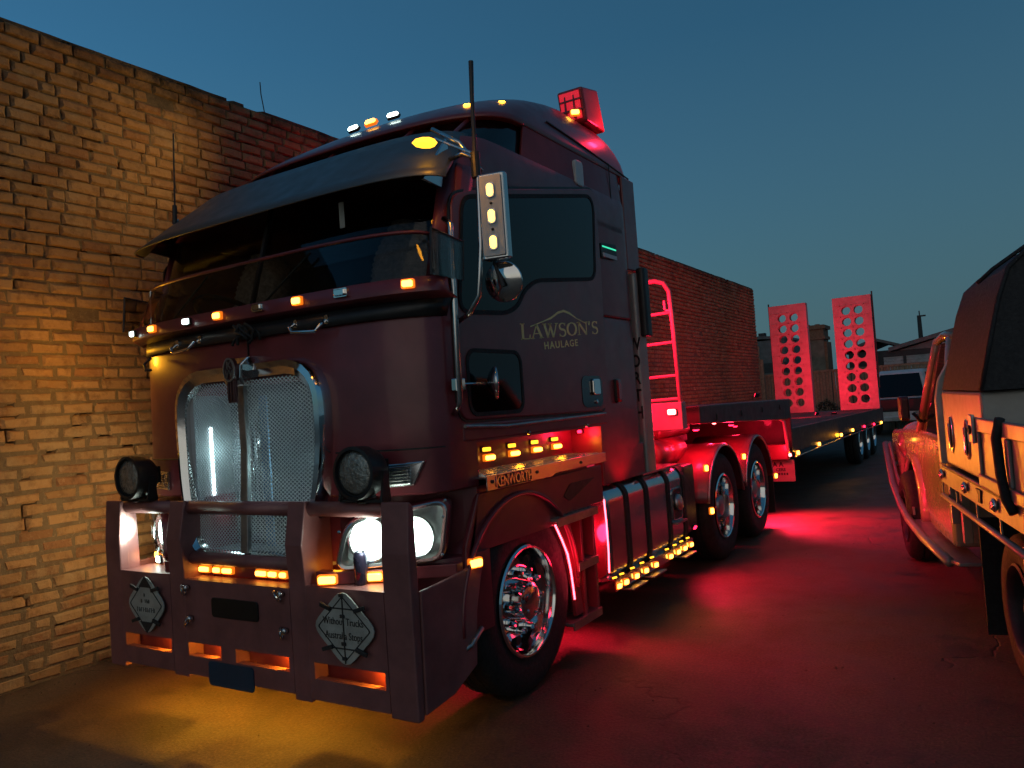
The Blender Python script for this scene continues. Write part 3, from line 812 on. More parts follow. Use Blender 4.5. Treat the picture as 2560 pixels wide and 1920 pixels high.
# tow-pin rings
for x, z, rot in ((-.42, .745, .2), (-.40, .575, -.3), (.345, .76, .5), (.36, .575, .1)):
    q = make('pin_ring', MB().lathe([(.030 + .006 * math.cos(a), .006 * math.sin(a)) for a in [i * math.pi / 4 for i in range(8)]], (x, -.022, z), (.75, .6, rot), 18, close=True), 'alloy', bar, smooth=True)
    make('pin', MB().lathe([(.014, 0), (.018, .004), (.018, .022), (.012, .026), (.012, .05)], (x + .022, -.034, z + .012), (0, 1, 0), 12), 'alloy', bar, smooth=True)
make('number_plate', MB().prism(rrect(-.20, .175, .61, .715, .02), 'y', -.010, -.001), 'plate_black', bar, bevel=.002)
make('hanging_plate', MB().prism(rrect(-.255, .11, .235, .365, .02), 'y', -.008, -.002), 'plate_blue', bar)
# diamond boards
def diamond(cx, cz, hw, hz, words):
    dpoly = round_poly([(cx - hw, cz), (cx, cz - hz), (cx + hw, cz), (cx, cz + hz)], .07, 4)
    b0 = make('diamond_board', MB().prism(dpoly, 'y', -.030, -.022), 'sign_white', bar, bevel=.002)
    rim = [(cx + (x - cx) * .80, cz + (z - cz) * .80) for x, z in round_poly([(cx - hw, cz), (cx, cz - hz), (cx + hw, cz), (cx, cz + hz)], .015, 2)]
    rin = [(cx + (x - cx) * .955, cz + (z - cz) * .955) for x, z in rim]
    make('border_line', MB().ring(rim, rin, 'y', -.0325, -.0305), 'sign_ink', b0)
    for sx, sz in ((-.5, .5), (.5, .5), (-.5, -.5), (.5, -.5)):
        M = Matrix.Translation((cx + sx * hw * 1.02, -.036, cz + sz * hz * 1.02)) @ Matrix.Rotation(math.atan2(sz, sx) - (.5 if sx * sz > 0 else -.5), 4, 'Y').inverted()
        make('clip', MB().box(-.035, .035, -.006, .006, -.010, .010, M), 'steel_dark', b0, bevel=.002)
        make('bracket', MB().box(cx + sx * hw * .7 - .01, cx + sx * hw * .7 + .01, -.0215, -.001, cz + sz * hz * .5 - .01, cz + sz * hz * .5 + .01), 'steel_dark', b0)
    return b0
d1 = diamond(.805, .64, .215, .195, True)
for zz in (.735, .545):
    make('bar_line', MB().box(.70, .91, -.0335, -.0305, zz - .003, zz + .003), 'sign_ink', d1)
make('bar_line', MB().box(.802, .808, -.0340, -.0305, .475, .805), 'sign_ink', d1)
for zz in (.80, .70, .57, .50): make('bar_catch', MB().box(.792, .818, -.040, -.0345, zz - .008, zz + .008), 'steel_dark', d1)
text('Without Trucks', d1, 'sign_ink', .050, FRONT(.803, -.0325, .672), .0006, sx=.80)
text('Australia Stops', d1, 'sign_ink', .050, FRONT(.803, -.0325, .605), .0006, sx=.80)
d2 = diamond(-.765, .64, .195, .185, False)
for up in (1, -1):
    tri = [(-.825, .64 + up * .10), (-.705, .64 + up * .10), (-.765, .64 + up * .165)]
    make('triangle_mark', MB().prism(tri, 'y', -.0335, -.0305), 'sign_ink', d2)
pm('sign_faded', (.10, .10, .09), .7, var=.5, scale=30)
rs = random.Random(4)
for zz, xs_, hh in ((.695, (-.775,), .018), (.660, (-.805, -.765, -.75, -.735), .022), (.610, tuple(-.845 + .0195 * k for k in range(9)), .026)):
    for x in xs_:
        q = MB(); wv = .011
        q.box(x - wv / 2, x - wv / 2 + .004, -.0325, -.0305, zz - hh / 2, zz + hh / 2)
        q.box(x - wv / 2 + .004, x + wv / 2, -.0325, -.0305, zz + rs.choice((-1, 0, 1)) * hh * .4 - .002, zz + rs.choice((0, 1)) * hh * .3 + .003)
        make('faded_letter', q, 'sign_faded', d2)

# ------------------------------------------------------------------ bumper behind the bar, headlamps
bp = MB()
secs = []
for z, f in ((.50, .24), (.53, .22), (.80, .22), (.90, .235), (.905, .26)):
    secs.append([(x, y, z) for x, y in front_curve(1.205, f, .40, 3.2, 40, -1, 1)] + [(1.205, .66, z), (-1.205, .66, z)])
bumper = make('bumper', bp.loft(secs), 'paint', T, auto=40)
# side cheeks that close the bar back to the wheel arch
for s in (1, -1):
    make('bumper_end', MB().prism([(.05, .26), (.27, .28), (.47, .36), (.50, .62), (.56, .80), (.60, .86), (.27, .83), (.064, .82)], 'x', s * 1.192, s * 1.214), 'paint_bar', bumper, bevel=.006)
    make('tow_step', MB().tube([(s * 1.15, .30, .42), (s * 1.22, .42, .47), (s * 1.22, .52, .53)], .014, 8), 'alloy_dull', bumper, smooth=True)
    make('step_foot', MB().box(s * 1.17 - .03, s * 1.17 + .03, .26, .30, .385, .43), 'alloy_dull', bumper, bevel=.004)
for x, w in ((-1.10, .07), (-.93, .07), (-.39, .075), (-.28, .05), (-.19, .07), (.09, .075), (.18, .055), (.26, .04), (.66, .085), (.86, .075)):
    if -.62 < x < .3:
        lamp(T, (x, .115, .836), (0, -1, .05), w, .024, 'amber', name='bumper_lamp')
    else:
        wt = 'white_led' if x in (-.93,) else 'amber'
        lamp(T, (x, .030 + max(0, abs(x) - .66) * .611, .853), (math.copysign(.45, x), -1, 0), w, .034, wt, name='bumper_lamp')
lamp(T, (1.212, .50, .862), (1, -.35, 0), .07, .036, 'amber', name='corner_lamp')
lamp(T, (-1.212, .50, .862), (-1, -.35, 0), .07, .036, 'amber', name='corner_lamp')
for x in (-.28, .16): point(bumper, (x, .16, .865), (1, .10, .01), .55, .03)
for x in (.62, -1.0): point(bumper, (x, .14, .88), AMBER, .35, .03)
# the amber glow that escapes under the bar comes from the lower row of lamps
for x in (-.88, -.46, -.05, .32):
    ul_ = lamp(T, (x, .30, .492), (0, -.2, -1), .06, .03, 'amber', name='under_lamp', up=(0, 1, 0))
    point(ul_, (x, .29, .445), (1, .42, .02), 12, .012, spot=160, aim=(0, -.25, -1), blend=.25)

def headlamp(s):
    O = Vector((s * .655, .055, 0)); E_ = Vector((s * 1.19, .375, 0)); ax = (E_ - O).normalized(); nn = Vector((ax.y * s, -ax.x * s, 0)).normalized()
    L = (E_ - O).length
    def P(a, z, d): return O + ax * a + nn * d + Vector((0, 0, z))
    make('lamp_lip', MB().prism([(s * .56, .045), (s * .66, .035), (s * 1.20, .365), (s * 1.20, .42), (s * .66, .10), (s * .56, .10)], 'z', .822, .884), 'paint', T, bevel=.004)
    outl = round_poly([(.02, .892), (L - .05, .90), (L, 1.215), (.09, 1.145)], [.06, .07, .07, .10], 5)
    inl = round_poly([(.045, .905), (L - .075, .92), (L - .03, 1.19), (.11, 1.12)], [.05, .06, .06, .08], 5)
    def sec(pl, d): return [tuple(P(a, z, d)) for a, z in pl]
    bz = MB().loft([sec(outl, -.12), sec(outl, .012), sec(grow(outl, -.006), .020), sec(inl, .020), sec(inl, -.005)], cap=False)
    h = make('headlamp', bz, 'paint', T, auto=40)
    make('bezel', MB().loft([sec(grow(inl, .016), .021), sec(grow(inl, .010), .025), sec(grow(inl, -.004), .022)], cap=False), 'alloy', h, auto=40)
    make('reflector_bowl', MB().loft([sec(inl, .0), sec([((a - L / 2) * .95 + L / 2, (z - 1.04) * .92 + 1.04) for a, z in inl], -.09), sec([((a - L / 2) * .3 + L / 2, (z - 1.04) * .3 + 1.04) for a, z in inl], -.10)], cap=False), 'alloy_dull', h, auto=40)
    for a, r_ in ((L * .35, .108), (L * .72, .100)):
        c = P(a, 1.03, -.055); nl_ = Vector((s * .26, -.965, 0))
        make('lamp_bowl', MB().lathe([(r_ * .5, .0), (r_ * .95, .05), (r_ * 1.03, .075), (r_ * 1.05, .070), (r_ * .97, .03), (r_ * .5, -.015)], c, nl_, 28, close=True), 'chrome', h, smooth=True)
        make('lens', MB().lathe([(.002, .072), (r_ * .5, .068), (r_ * .92, .056), (r_ * .98, .046)], c, nl_, 28), 'head_ring', h, smooth=True)  # lit lens, its outer ring widened and brightened to imitate glare
        make('lamp_core', MB().lathe([(.002, .0765), (r_ * .45, .0735), (r_ * .70, .0680), (r_ * .72, .062)], c, nl_, 24), 'head_lens', h, smooth=True)
    in2 = [((a - L / 2) * .82 + L / 2, (z - 1.04) * .84 + 1.04) for a, z in inl]
    cv = MB().loft([sec(inl, .016), sec(in2, .062)], cap=False); cv.add(sec(in2, .062), [tuple(range(len(in2)))]); make('cover', cv, 'lens_clear', h, auto=30)
    for a, z in ((L - .03, 1.20), (L - .045, 1.12), (L - .06, .935), (.06, 1.08)):
        make('screw', MB().lathe([(.008, 0), (.008, .006), (.004, .008)], P(a, z, .018), nn, 8), 'chrome', h)
    point(h, P(L * .35, 1.03, .10), (.80, 1.0, .86), 3.6, .06)
    if s < 0: point(h, (-1.25, .36, 1.06), (1.0, .66, .26), 30, .06, spot=150, aim=(-1, -.55, .10), blend=.5)
    # beam
    point(h, P(L * .5, 1.05, .12), (.84, 1.0, .80), 80, .08, spot=70, aim=(s * .35, -1, .16), blend=.8)
    return h
headlamp(1); headlamp(-1)
# louvred vents / turn lamps above the headlamps
for s in (1, -1):
    def P(x, z): return (s * x, fy(x, .17, .36) - .004, z)
    fr = [(.80, 1.275), (1.06, 1.285), (1.115, 1.405), (.80, 1.39)]
    o_ = MB().loft([[(s * x, fy(x, .17, .36) + .02, z) for x, z in fr], [(s * x, fy(x, .17, .36) - .018, z) for x, z in fr]])
    v = make('turn_lamp', o_, 'alloy', T, bevel=.008)
    for k in range(6):
        zz = 1.295 + k * .0155
        pts = [(s * (.83 + .21 * q / 6), fy(.83 + .21 * q / 6, .17, .36) - .024, zz + .006 * q / 6) for q in range(7)]
        make('louvre', MB().tube(pts, .0045, 6), 'chrome', v)
# big round driving lamps on the bar
for s in (1, -1):
    c = Vector((s * .91, .03, 1.375)); ax = Vector((.0, -1, .02))
    hd = MB().lathe([(.002, -.13), (.06, -.125), (.105, -.09), (.125, -.04), (.128, .02), (.128, .045), (.112, .047), (.110, .030)], c, ax, 36)
    dl = make('driving_lamp', hd, 'black_plastic', T, auto=40)
    make('lens', MB().lathe([(.001, .045), (.05, .043), (.09, .036), (.111, .028)], c, ax, 36), 'fog_lens', dl, smooth=True)
    for k in range(7): make('cooling_fin', MB().box(c.x - .08, c.x + .08, .085 + k * .011, .089 + k * .011, 1.33, 1.43), 'black_plastic', dl)
    make('foot', MB().box(c.x - .035, c.x + .035, .03, .11, 1.222, 1.262), 'black_plastic', dl, bevel=.01)
    for q in (-1, 1): make('yoke', MB().prism([(.02, 1.24), (.09, 1.24), (.075, 1.38), (.05, 1.38)], 'x', c.x + q * .128, c.x + q * .140), 'black_plastic', dl)
    make('yoke_base', MB().box(c.x - .140, c.x + .140, .03, .085, 1.232, 1.243), 'black_plastic', dl)
make('drink_can_tmp', MB().box(0, .001, 0, .001, 0, .001), 'can_blue') if False else None

# ------------------------------------------------------------------ side: door
DX = 1.202
for s in (1, -1):
    X = lambda d: s * (DX + d)
    dpoly = round_poly([(.47, 1.585), (2.25, 1.565), (2.315, 2.5), (2.31, 3.155), (.80, 2.845), (.52, 2.76), (.485, 2.2)], [.1, .12, .4, .12, .25, .08, .4], 6)
    door = make('door', MB().prism(dpoly, 'x', X(-.02), X(.012)), 'paint', T, bevel=.008)
    make('door_gap', MB().ring(grow(dpoly, .014), grow(dpoly, .0005), 'x', X(-.01), X(.002)), 'black_plastic', door)
    wpoly = round_poly([(.53, 2.155), (.98, 2.18), (1.10, 2.225), (1.20, 2.335), (1.35, 2.405), (2.18, 2.50), (2.245, 3.08), (.62, 2.755)], [.08, .06, .05, .06, .08, .08, .12, .08], 5)
    make('window_seal', MB().ring(grow(wpoly, .022), grow(wpoly, -.002), 'x', X(.010), X(.018)), 'rubber', door)
    make('window', MB().prism(wpoly, 'x', X(.009), X(.014)), 'tinted_glass', door)
    lpoly = rrect(.565, 1.085, 1.62, 1.94, .06)
    make('window_seal', MB().ring(grow(lpoly, .02), grow(lpoly, -.002), 'x', X(.010), X(.018)), 'rubber', door)
    make('lower_window', MB().prism(lpoly, 'x', X(.009), X(.014)), 'tinted_glass', door)
    hp = rrect(1.86, 2.17, 1.60, 1.81, .05)
    hd = make('door_handle', MB().prism(hp, 'x', X(.010), X(.016)), 'black_gloss', door)
    make('handle_paddle', MB().prism(rrect(2.0, 2.11, 1.68, 1.79, .02), 'x', X(.017), X(.035)), 'chrome', door, bevel=.006)
    make('lock', MB().lathe([(.014, 0), (.014, .01), (.010, .012)], (X(.016), 2.06, 1.635), (s, 0, 0), 12), 'chrome', door)
    # grab rail in front of the door
    make('grab_rail', MB().tube([(X(.0), .455, 2.62), (X(.05), .44, 2.58), (X(.05), .43, 2.3), (X(.05), .42, 1.68), (X(.0), .43, 1.62)], .016, 10), 'alloy', T, smooth=True)
    # convex mirror over the lower window
    q = make('kerb_mirror', MB().box(X(.014), X(.05), .40, .48, 1.735, 1.80), 'alloy', T, bevel=.006)
    make('arm', MB().tube([(X(.04), .46, 1.77), (X(.06), .56, 1.77), (X(.075), .62, 1.77)], .007, 8), 'alloy', q)
    make('mirror_shell', MB().lathe([(.001, .0), (.05, .012), (.082, .035), (.088, .05), (.08, .054), (.001, .05)], (X(.085), .62, 1.77), (.80 * s, .62, 0), 20), 'alloy', q, smooth=True)
    # sill below the door
    make('door_sill', MB().prism([(.50, 1.475), (2.25, 1.475), (2.25, 1.55), (.50, 1.57)], 'x', s * 1.17, s * 1.205), 'paint', T, bevel=.01)
    make('sill_trim', MB().tube([(s * 1.215, .50, 1.555), (s * 1.215, .9, 1.535), (s * 1.215, 2.2, 1.548)], .010, 8), 'alloy_dull', T)
    for y in (1.12, 1.88): make('sill_stud', MB().lathe([(.012, 0), (.012, .03), (.006, .034)], (s * 1.2, y, 1.49), (s, 0, -.3), 8), 'alloy', T)
    # hinge lug and small side lamp behind the door
    lamp(T, (s * 1.205, 2.44, 1.70), (s, 0, 0), .06, .16, 'reflector_red', house='black_gloss', name='side_reflector')
    # sleeper lower skirts and vents
    make('sleeper_skirt', MB().prism([(2.15, 1.05), (2.90, 1.05), (2.90, 1.30), (2.15, 1.30)], 'x', s * 1.12, s * 1.195), 'paint', T, bevel=.01)
    pr = MB().prism(round_poly([(2.33, 2.66), (2.60, 2.68), (2.60, 2.79), (2.33, 2.77)], .02), 'x', s * 1.196, s * 1.215)
    sv = make('side_vent', pr, 'black_plastic', T)
    make('vent_glow', MB().box(s * 1.2155, s * 1.219, 2.35, 2.59, 2.742, 2.752), em('green_glow', (.05, .8, .45), 1.0) if 'green_glow' not in MAT else 'green_glow', sv)
    make('vent_lip', MB().box(s * 1.2155, s * 1.222, 2.35, 2.59, 2.672, 2.70), 'white_panel', sv)
# lettering on the near door (stroke letters with serifs, then the line below)
def strokes(defs, o, ux, uz, wid=None):
    """defs: list of (polyline, width) in letter space; draws flat ribbons in the plane x = const"""
    q = MB()
    for pts, w in defs:
        pts = [Vector(p) for p in pts]; L, Rr = [], []
        for i, p in enumerate(pts):
            d = (pts[min(i + 1, len(pts) - 1)] - pts[max(0, i - 1)]).normalized(); nrm = Vector((-d.y, d.x))
            ww = w[i] if isinstance(w, (list, tuple)) else w
            L.append(p + nrm * ww / 2); Rr.append(p - nrm * ww / 2)
        n = len(pts); vs = [(o[0], o[1] + a.x * ux + a.y * uz[0], o[2] + a.y * uz[1] + a.x * uz[2]) for a in L + Rr]
        q.add(vs, [(i, i + 1, n + i + 1, n + i) for i in range(n - 1)])
    return q
def arc(cx, cy, rx, ry, a0, a1, n=10): return [(cx + rx * math.cos(R(a0 + (a1 - a0) * k / n)), cy + ry * math.sin(R(a0 + (a1 - a0) * k / n))) for k in range(n + 1)]
TH, TN, SF = .17, .08, .06
def ser(x, y, w=.34): return ([(x - w / 2, y), (x + w / 2, y)], SF)
LET = {
 'L': (.80, [([(.2, 0), (.2, 1)], TH), ser(.2, .97), ([(.05, .03), (.72, .03)], SF), ([(.70, .0), (.74, .28)], SF)]),
 'A': (.98, [([(.12, 0), (.50, 1)], TN), ([(.46, 1), (.86, 0)], TH), ([(.25, .34), (.68, .34)], TN * .8), ser(.12, .03, .3), ser(.84, .03, .34)]),
 'W': (1.30, [([(.12, 1), (.40, 0)], TH), ([(.40, 0), (.64, 1)], TN), ([(.56, 1), (.86, 0)], TH), ([(.86, 0), (1.16, 1)], TN), ser(.13, .97, .34), ser(.6, .97, .34), ser(1.16, .97, .28)]),
 'S': (.72, [(arc(.36, .74, .24, .23, 20, 270, 12) + arc(.36, .26, .26, .25, 90, -160, 12), [.07] * 5 + [.12] * 4 + [.16] * 8 + [.12] * 4 + [.07] * 5), ([(.59, .78), (.60, .98)], SF), ([(.11, .22), (.10, .02)], SF)]),
 'O': (1.02, [(arc(.5, .5, .40, .46, 90, 450, 28), [TN if abs(math.cos(R(90 + 360 * k / 28))) < .5 else TH for k in range(29)])]),
 'N': (1.05, [([(.16, 0), (.16, 1)], TN), ([(.12, 1), (.88, .0)], TH), ([(.88, 0), (.88, 1)], TN), ser(.12, .97, .3), ser(.16, .03, .3), ser(.88, .97, .3)]),
 "'": (.34, [([(.17, 1.02), (.11, .72)], .12)]),
}
def lawson(door, s):
    X = s * (DX + .0125)
    word = "LAWSON'S"; tot = sum(LET[c][0] for c in word); W_ = 1.07; k = W_ / tot; y = 1.115
    slope = .085 / 1.08
    for i, c in enumerate(word):
        hs = .088 if c != "L" else .095
        big = 1.0
        q = strokes(LET[c][1], (X, y, 2.022 + (y - 1.11) * slope), k, (0, hs * big, k * slope))
        make('letter', q, 'cream', door, solid=.001)
        y += LET[c][0] * k
    text('HAULAGE', door, 'cream', .062, basis((X, 1.62, 2.012), (0, 1, slope), (0, 0, 1)), .0006, space=1.22, offset=.0012, sx=1.45)
    pk = [(1.24, 2.105), (1.42, 2.150), (1.50, 2.175), (1.60, 2.215), (1.68, 2.232), (1.76, 2.222), (1.86, 2.190), (2.0, 2.165)]
    a = [(y_, z_ + .006 * (1 if 2 < i < 6 else .8)) for i, (y_, z_) in enumerate(pk)]; b_ = [(y_, z_ - .009 * (1 if 1 < i < 6 else .15)) for i, (y_, z_) in enumerate(pk)]
    make('mountain_line', MB().prism(a + b_[::-1], 'x', X - .0005, X + .0008), 'cream', door)
near_door = [o for o in T.children if o.name.startswith('door') and o.name.split('.')[0] == 'door'][0]
lawson(near_door, 1)

# ------------------------------------------------------------------ mirrors and aerials
for s in (1,):
    X = lambda d: s * (1.2 + d)
    arm = MB().tube([(X(.0), .55, 2.95), (X(.12), .50, 2.94), (X(.19), .49, 2.90), (X(.20), .50, 2.8), (X(.20), .48, 2.45), (X(.19), .45, 2.20), (X(.12), .46, 2.12), (X(.01), .50, 2.09)], .013, 10)
    mir = make('mirror', arm, 'alloy', T, smooth=True)
    hm = round_poly([(X(.215), .462), (X(.355), .49), (X(.352), .535), (X(.215), .53)], .015, 4)
    make('mirror_shell', MB().prism(hm, 'z', 2.37, 2.80), 'black_gloss' if False else 'alloy', mir, bevel=.008)
    Mp = basis((X(.287), .470, 2.585), (1, .2 * s, 0), (0, 0, 1))
    pp = MB().prism(rrect(-.058, .058, -.20, .20, .008), 'z', .0, .006); pp.v = [Mp @ Vector(p) for p in pp.v]
    make('lamp_panel', pp, 'white_panel', mir, bevel=.002)
    for dz in (.125, -.005, -.135):
        c = Mp @ Vector((0, dz, .006)); n_ = Mp.to_3x3() @ Vector((0, 0, 1))
        lamp(mir, c, n_, .032, .062, 'amber', depth=.014, house='alloy', name='mirror_lamp', off=.06, oval=True)
        b0 = Mp @ Vector((0, dz - .065, .006))
        if dz > -.1: make('panel_bolt', MB().lathe([(.007, 0), (.007, .005), (.003, .007)], b0, n_, 8), 'steel_dark', mir)
    point(mir, (X(.29), .44, 2.58), AMBER, 2.2, .03, spot=160, aim=(.2, -1, 0))
    rm_ = make('round_mirror', MB().lathe([(.001, -.03), (.06, -.022), (.098, .0), (.104, .012), (.10, .018), (.001, .012)], (X(.27), .57, 2.27), (.12 * s, -1, -.15), 24), 'chrome', mir, smooth=True)
    make('stay', MB().tube([(X(.235), .54, 2.37), (X(.25), .545, 2.32), (X(.28), .54, 2.24)], .010, 8), 'steel_dark', mir)
    # whip aerial on the mirror arm
    ae = make('aerial', MB().tube([(X(.19), .50, 2.80), (X(.19), .50, 2.93)], .024, 12), 'black_plastic', T)
    make('whip', MB().tube([(X(.19), .50, 2.93), (X(.192), .505, 3.20), (X(.195), .515, 3.40)] if s > 0 else [(X(.19), .50, 2.93), (X(.19), .50, 3.25)], [.011, .011, .013] if s > 0 else .006, 8), 'black_plastic', ae)
    if s > 0: make('stay_rod', MB().tube([(X(-.05), .50, 3.06), (X(.19), .50, 2.92)], .008, 6), 'alloy', ae)
ae = make('aerial', MB().tube([(-1.04, .50, 3.02), (-1.03, .50, 3.14)], .016, 10), 'black_plastic', T)
make('whip', MB().tube([(-1.03, .50, 3.14), (-1.0, .50, 3.62)], .006, 8), 'black_plastic', ae)
# ------------------------------------------------------------------ roof lamps
for x, y, z, k in ((-.15, 1.34, 3.655, 'w'), (.01, 1.34, 3.66, 'a'), (.21, 1.34, 3.655, 'w'), (.77, 1.43, 3.585, 'a'), (.95, 1.56, 3.57, 'a'), (-.80, 1.475, 3.60, 'a')):
    lamp(T, (x, y, z), (.35 * x, -1, .75), .085, .026, 'amber' if k == 'a' else 'white_led', name='roof_lamp', watt=(2.5 if abs(x) > .7 else 0), depth=.035, off=.10)
point(T, (-.86, 1.38, 3.72), (1, .62, .18), 40, .05, spot=115, aim=(-1, -.75, .32), blend=.8)  # added light beside the left roof lamp, warms the upper brick wall
point(T, (-1.05, 3.25, 3.6), RED, 14, .05)  # added red light without a lamp body, tints the wall top
point(T, (-1.15, .75, .32), RED, 7, .08)  # added red light without a lamp body, tints the wall foot
lamp(T, (.95, 2.62, 3.86), (.5, -.8, .3), .06, .035, 'amber', name='roof_lamp', depth=.03)
# horn box standing at the back of the roof
hb_ = MB().prism([(2.68, 3.80), (2.62, 4.06), (2.92, 4.12), (3.02, 3.80)], 'x', .80, 1.02)
hx = make('air_intake', hb_, pm('intake_red_lit', (.32, .02, .03), .4, 0, .3), T, bevel=.02, seg=3)  # red light falling on the box is put into its paint
for a in (.87, .945): make('grate_bar', MB().box(a - .006, a + .006, 2.628, 2.66, 3.83, 4.04, Matrix.Translation((0, -.008, 0))), 'paint', hx)
for z in (3.89, 3.97): make('grate_bar', MB().box(.82, 1.0, 2.618, 2.66, z - .006, z + .006, Matrix.Translation((0, -.002, 0))), 'paint', hx)
make('intake_mouth', MB().prism([(2.655, 3.83), (2.615, 4.035), (2.617, 4.036), (2.657, 3.83)], 'x', .825, .995), 'intake_glow', hx)  # glowing sheet added behind the grate, imitates red light inside

# ------------------------------------------------------------------ steps, guard, wheel arch
for s in (1, -1):
    X = lambda d: s * (1.2 + d)
    arcp = [(1.0 + .63 * math.cos(R(a)), .53 + .62 * math.sin(R(a))) for a in range(38, 176, 6)]
    gp = [(2.10, 1.20), (2.10, .95), (1.50, .95)] + arcp + [(.42, .60), (.46, .95), (.60, 1.20)]
    gd = make('wheel_guard', MB().prism(gp, 'x', X(-.03), X(.0)), 'paint', T, bevel=.006)
    gi_ = [(1.0 + .63 * math.cos(R(a)), .53 + .62 * math.sin(R(a))) for a in range(-5, 186, 6)]
    lip = MB().loft([[(X(.02), y, z) for y, z in gi_], [(X(-.34), y, z) for y, z in gi_]], closed=False, cap=False)
    make('arch_liner', lip, 'paint', gd, solid=.012, smooth=True)
    make('arch_lip', MB().tube([(X(.012), y, z) for y, z in gi_[1:]], .012, 8), 'paint', gd, smooth=True)
    make('vent_recess', MB().prism(round_poly([(1.60, 1.02), (1.98, 1.13), (1.62, 1.13), (1.52, 1.06)], .02), 'x', X(.001), X(.004)), 'black_plastic', gd)
    # polished top step
    tp = MB().box(X(-.235), X(.050), .60, 2.06, 1.272, 1.285)
    stp = make('top_step', tp, 'alloy', T, bevel=.003)
    fl = MB().prism([(.60, 1.21), (1.30, 1.21), (1.34, 1.225), (2.06, 1.225), (2.06, 1.29), (.60, 1.29)], 'x', X(.051), X(.059))
    make('step_face', fl, 'alloy', stp, bevel=.002)
    rt = random.Random(6)
    for i in range(34):
        for j in range(7):
            y = .64 + i * .041; x = X(-.205 + j * .037)
            M = Matrix.Translation((x, y, 1.2855)) @ Matrix.Rotation(R(55 if (i + j) % 2 else -55), 4, 'Z')
            if s > 0: make('tread_stud', MB().box(-.014, .014, -.006, .006, 0, .009, M), 'alloy', stp)
    if s > 0:
        make('name_plate', MB().box(X(.0595), X(.062), .70, 1.04, 1.214, 1.282), 'black_plastic', stp)
        text('KENWORTH', stp, 'alloy', .078, basis((X(.0625), .87, 1.247), (0, 1, 0), (0, 0, 1)), .0008, offset=.002, sx=.86)
        for y in (.65, 1.12, 1.68): make('bolt', MB().lathe([(.009, 0), (.009, .006), (.004, .008)], (X(.0595), y, 1.255), (1, 0, 0), 8), 'steel_dark', stp)
    # lamp ledge above the step, five amber lamps, glowing copies imitate their reflections
    led = make('lamp_ledge', MB().box(X(-.249), X(-.236), .63, 2.13, 1.30, 1.45), 'chrome', T)
    for y in (.78, 1.05, 1.33, 1.61, 1.88):
        lamp(T, (X(-.235), y, 1.352), (s, -.15, 0), .070, .024, 'amber', watt=(1.3 if s > 0 and y in (.78, 1.33, 1.88) else 0), name='step_lamp_or_glint', depth=.045, off=.04)
        if s > 0: lamp(T, (X(-.235), y - .02, 1.402), (s, -.2, .0), .06, .022, 'amber_soft', name='step_lamp_or_glint', depth=.03)
    # second step, ladder to the ground
    s2 = make('lower_step', MB().box(X(-.22), X(.03), 1.36, 1.92, .925, .945), 'alloy_dull', T, bevel=.003)
    make('step_edge', MB().box(X(.031), X(.038), 1.36, 1.92, .895, .945), 'alloy_dull', s2)
    for i in range(8): make('tread_bar', MB().box(X(-.20), X(.01), 1.42 + i * .06, 1.432 + i * .06, .946, .952), 'alloy', s2)
    make('mud_panel', MB().prism([(1.38, .92), (1.60, .92), (1.66, .60), (1.70, .30), (1.60, .30), (1.58, .50), (1.50, .75)], 'x', X(-.03), X(-.008)), 'paint', T)
    make('step_box', MB().box(X(-.30), X(-.27), 1.40, 1.95, .28, .92), 'paint', T)
    for y in (1.90, 1.72): make('step_post', MB().box(X(-.26), X(.0), y, y + .03, .27, .922), 'paint', T, bevel=.004)
    for z in (.62, .28):
        t_ = make('lower_step', MB().box(X(-.24), X(.02), 1.62 if z > .5 else 1.50, 1.90, z - .02, z), 'alloy_dull', T, bevel=.003)
        make('step_edge', MB().box(X(.021), X(.027), 1.62 if z > .5 else 1.50, 1.90, z - .045, z + .005), 'alloy_dull', t_)
    # red light tape down the back of the arch
    tapes = MB(); tp_ = [(1.40, .90), (1.47, .80), (1.53, .70), (1.555, .60), (1.57, .50), (1.582, .40)]
    for a, c in zip(tp_[:-1], tp_[1:]):
        for k in range(7):
            t = k / 7; y = a[0] + (c[0] - a[0]) * t; z = a[1] + (c[1] - a[1]) * t
            tapes.box(X(-.006), X(.001), y - .006, y + .006, z - .0055, z + .0055)
    tape = make('light_tape', tapes, 'red_strip', T)
    if s > 0: point(tape, (X(.10), 1.52, .65), RED, 2.5, .06)
    # red lamps under the cab floor: glow on the ground
    ul = lamp(T, (s * .84, 2.02, .80), (.7 * s, 0, -1), .05, .05, 'red_led', name='floor_lamp', watt=(150 if s > 0 else 18), c=RED, off=.04, up=(0, 1, 0), r=.22)
    lamp(T, (s * .80, 1.30, 1.02), (s, .4, -1), .05, .05, 'red_led', name='floor_lamp', watt=(30 if s > 0 else 0), c=RED, off=.05, up=(0, 1, 0), r=.05)
    lamp(T, (s * 1.05, 2.125, 1.44), (0, -1, -.3), .03, .02, 'red_led', name='floor_lamp')
    if s > 0: point(T, (1.10, 2.05, 1.42), RED, 2.2, .04); point(T, (1.36, 2.40, 1.04), RED, 4.5, .05, spot=120, aim=(-.5, .1, 1), blend=.6)

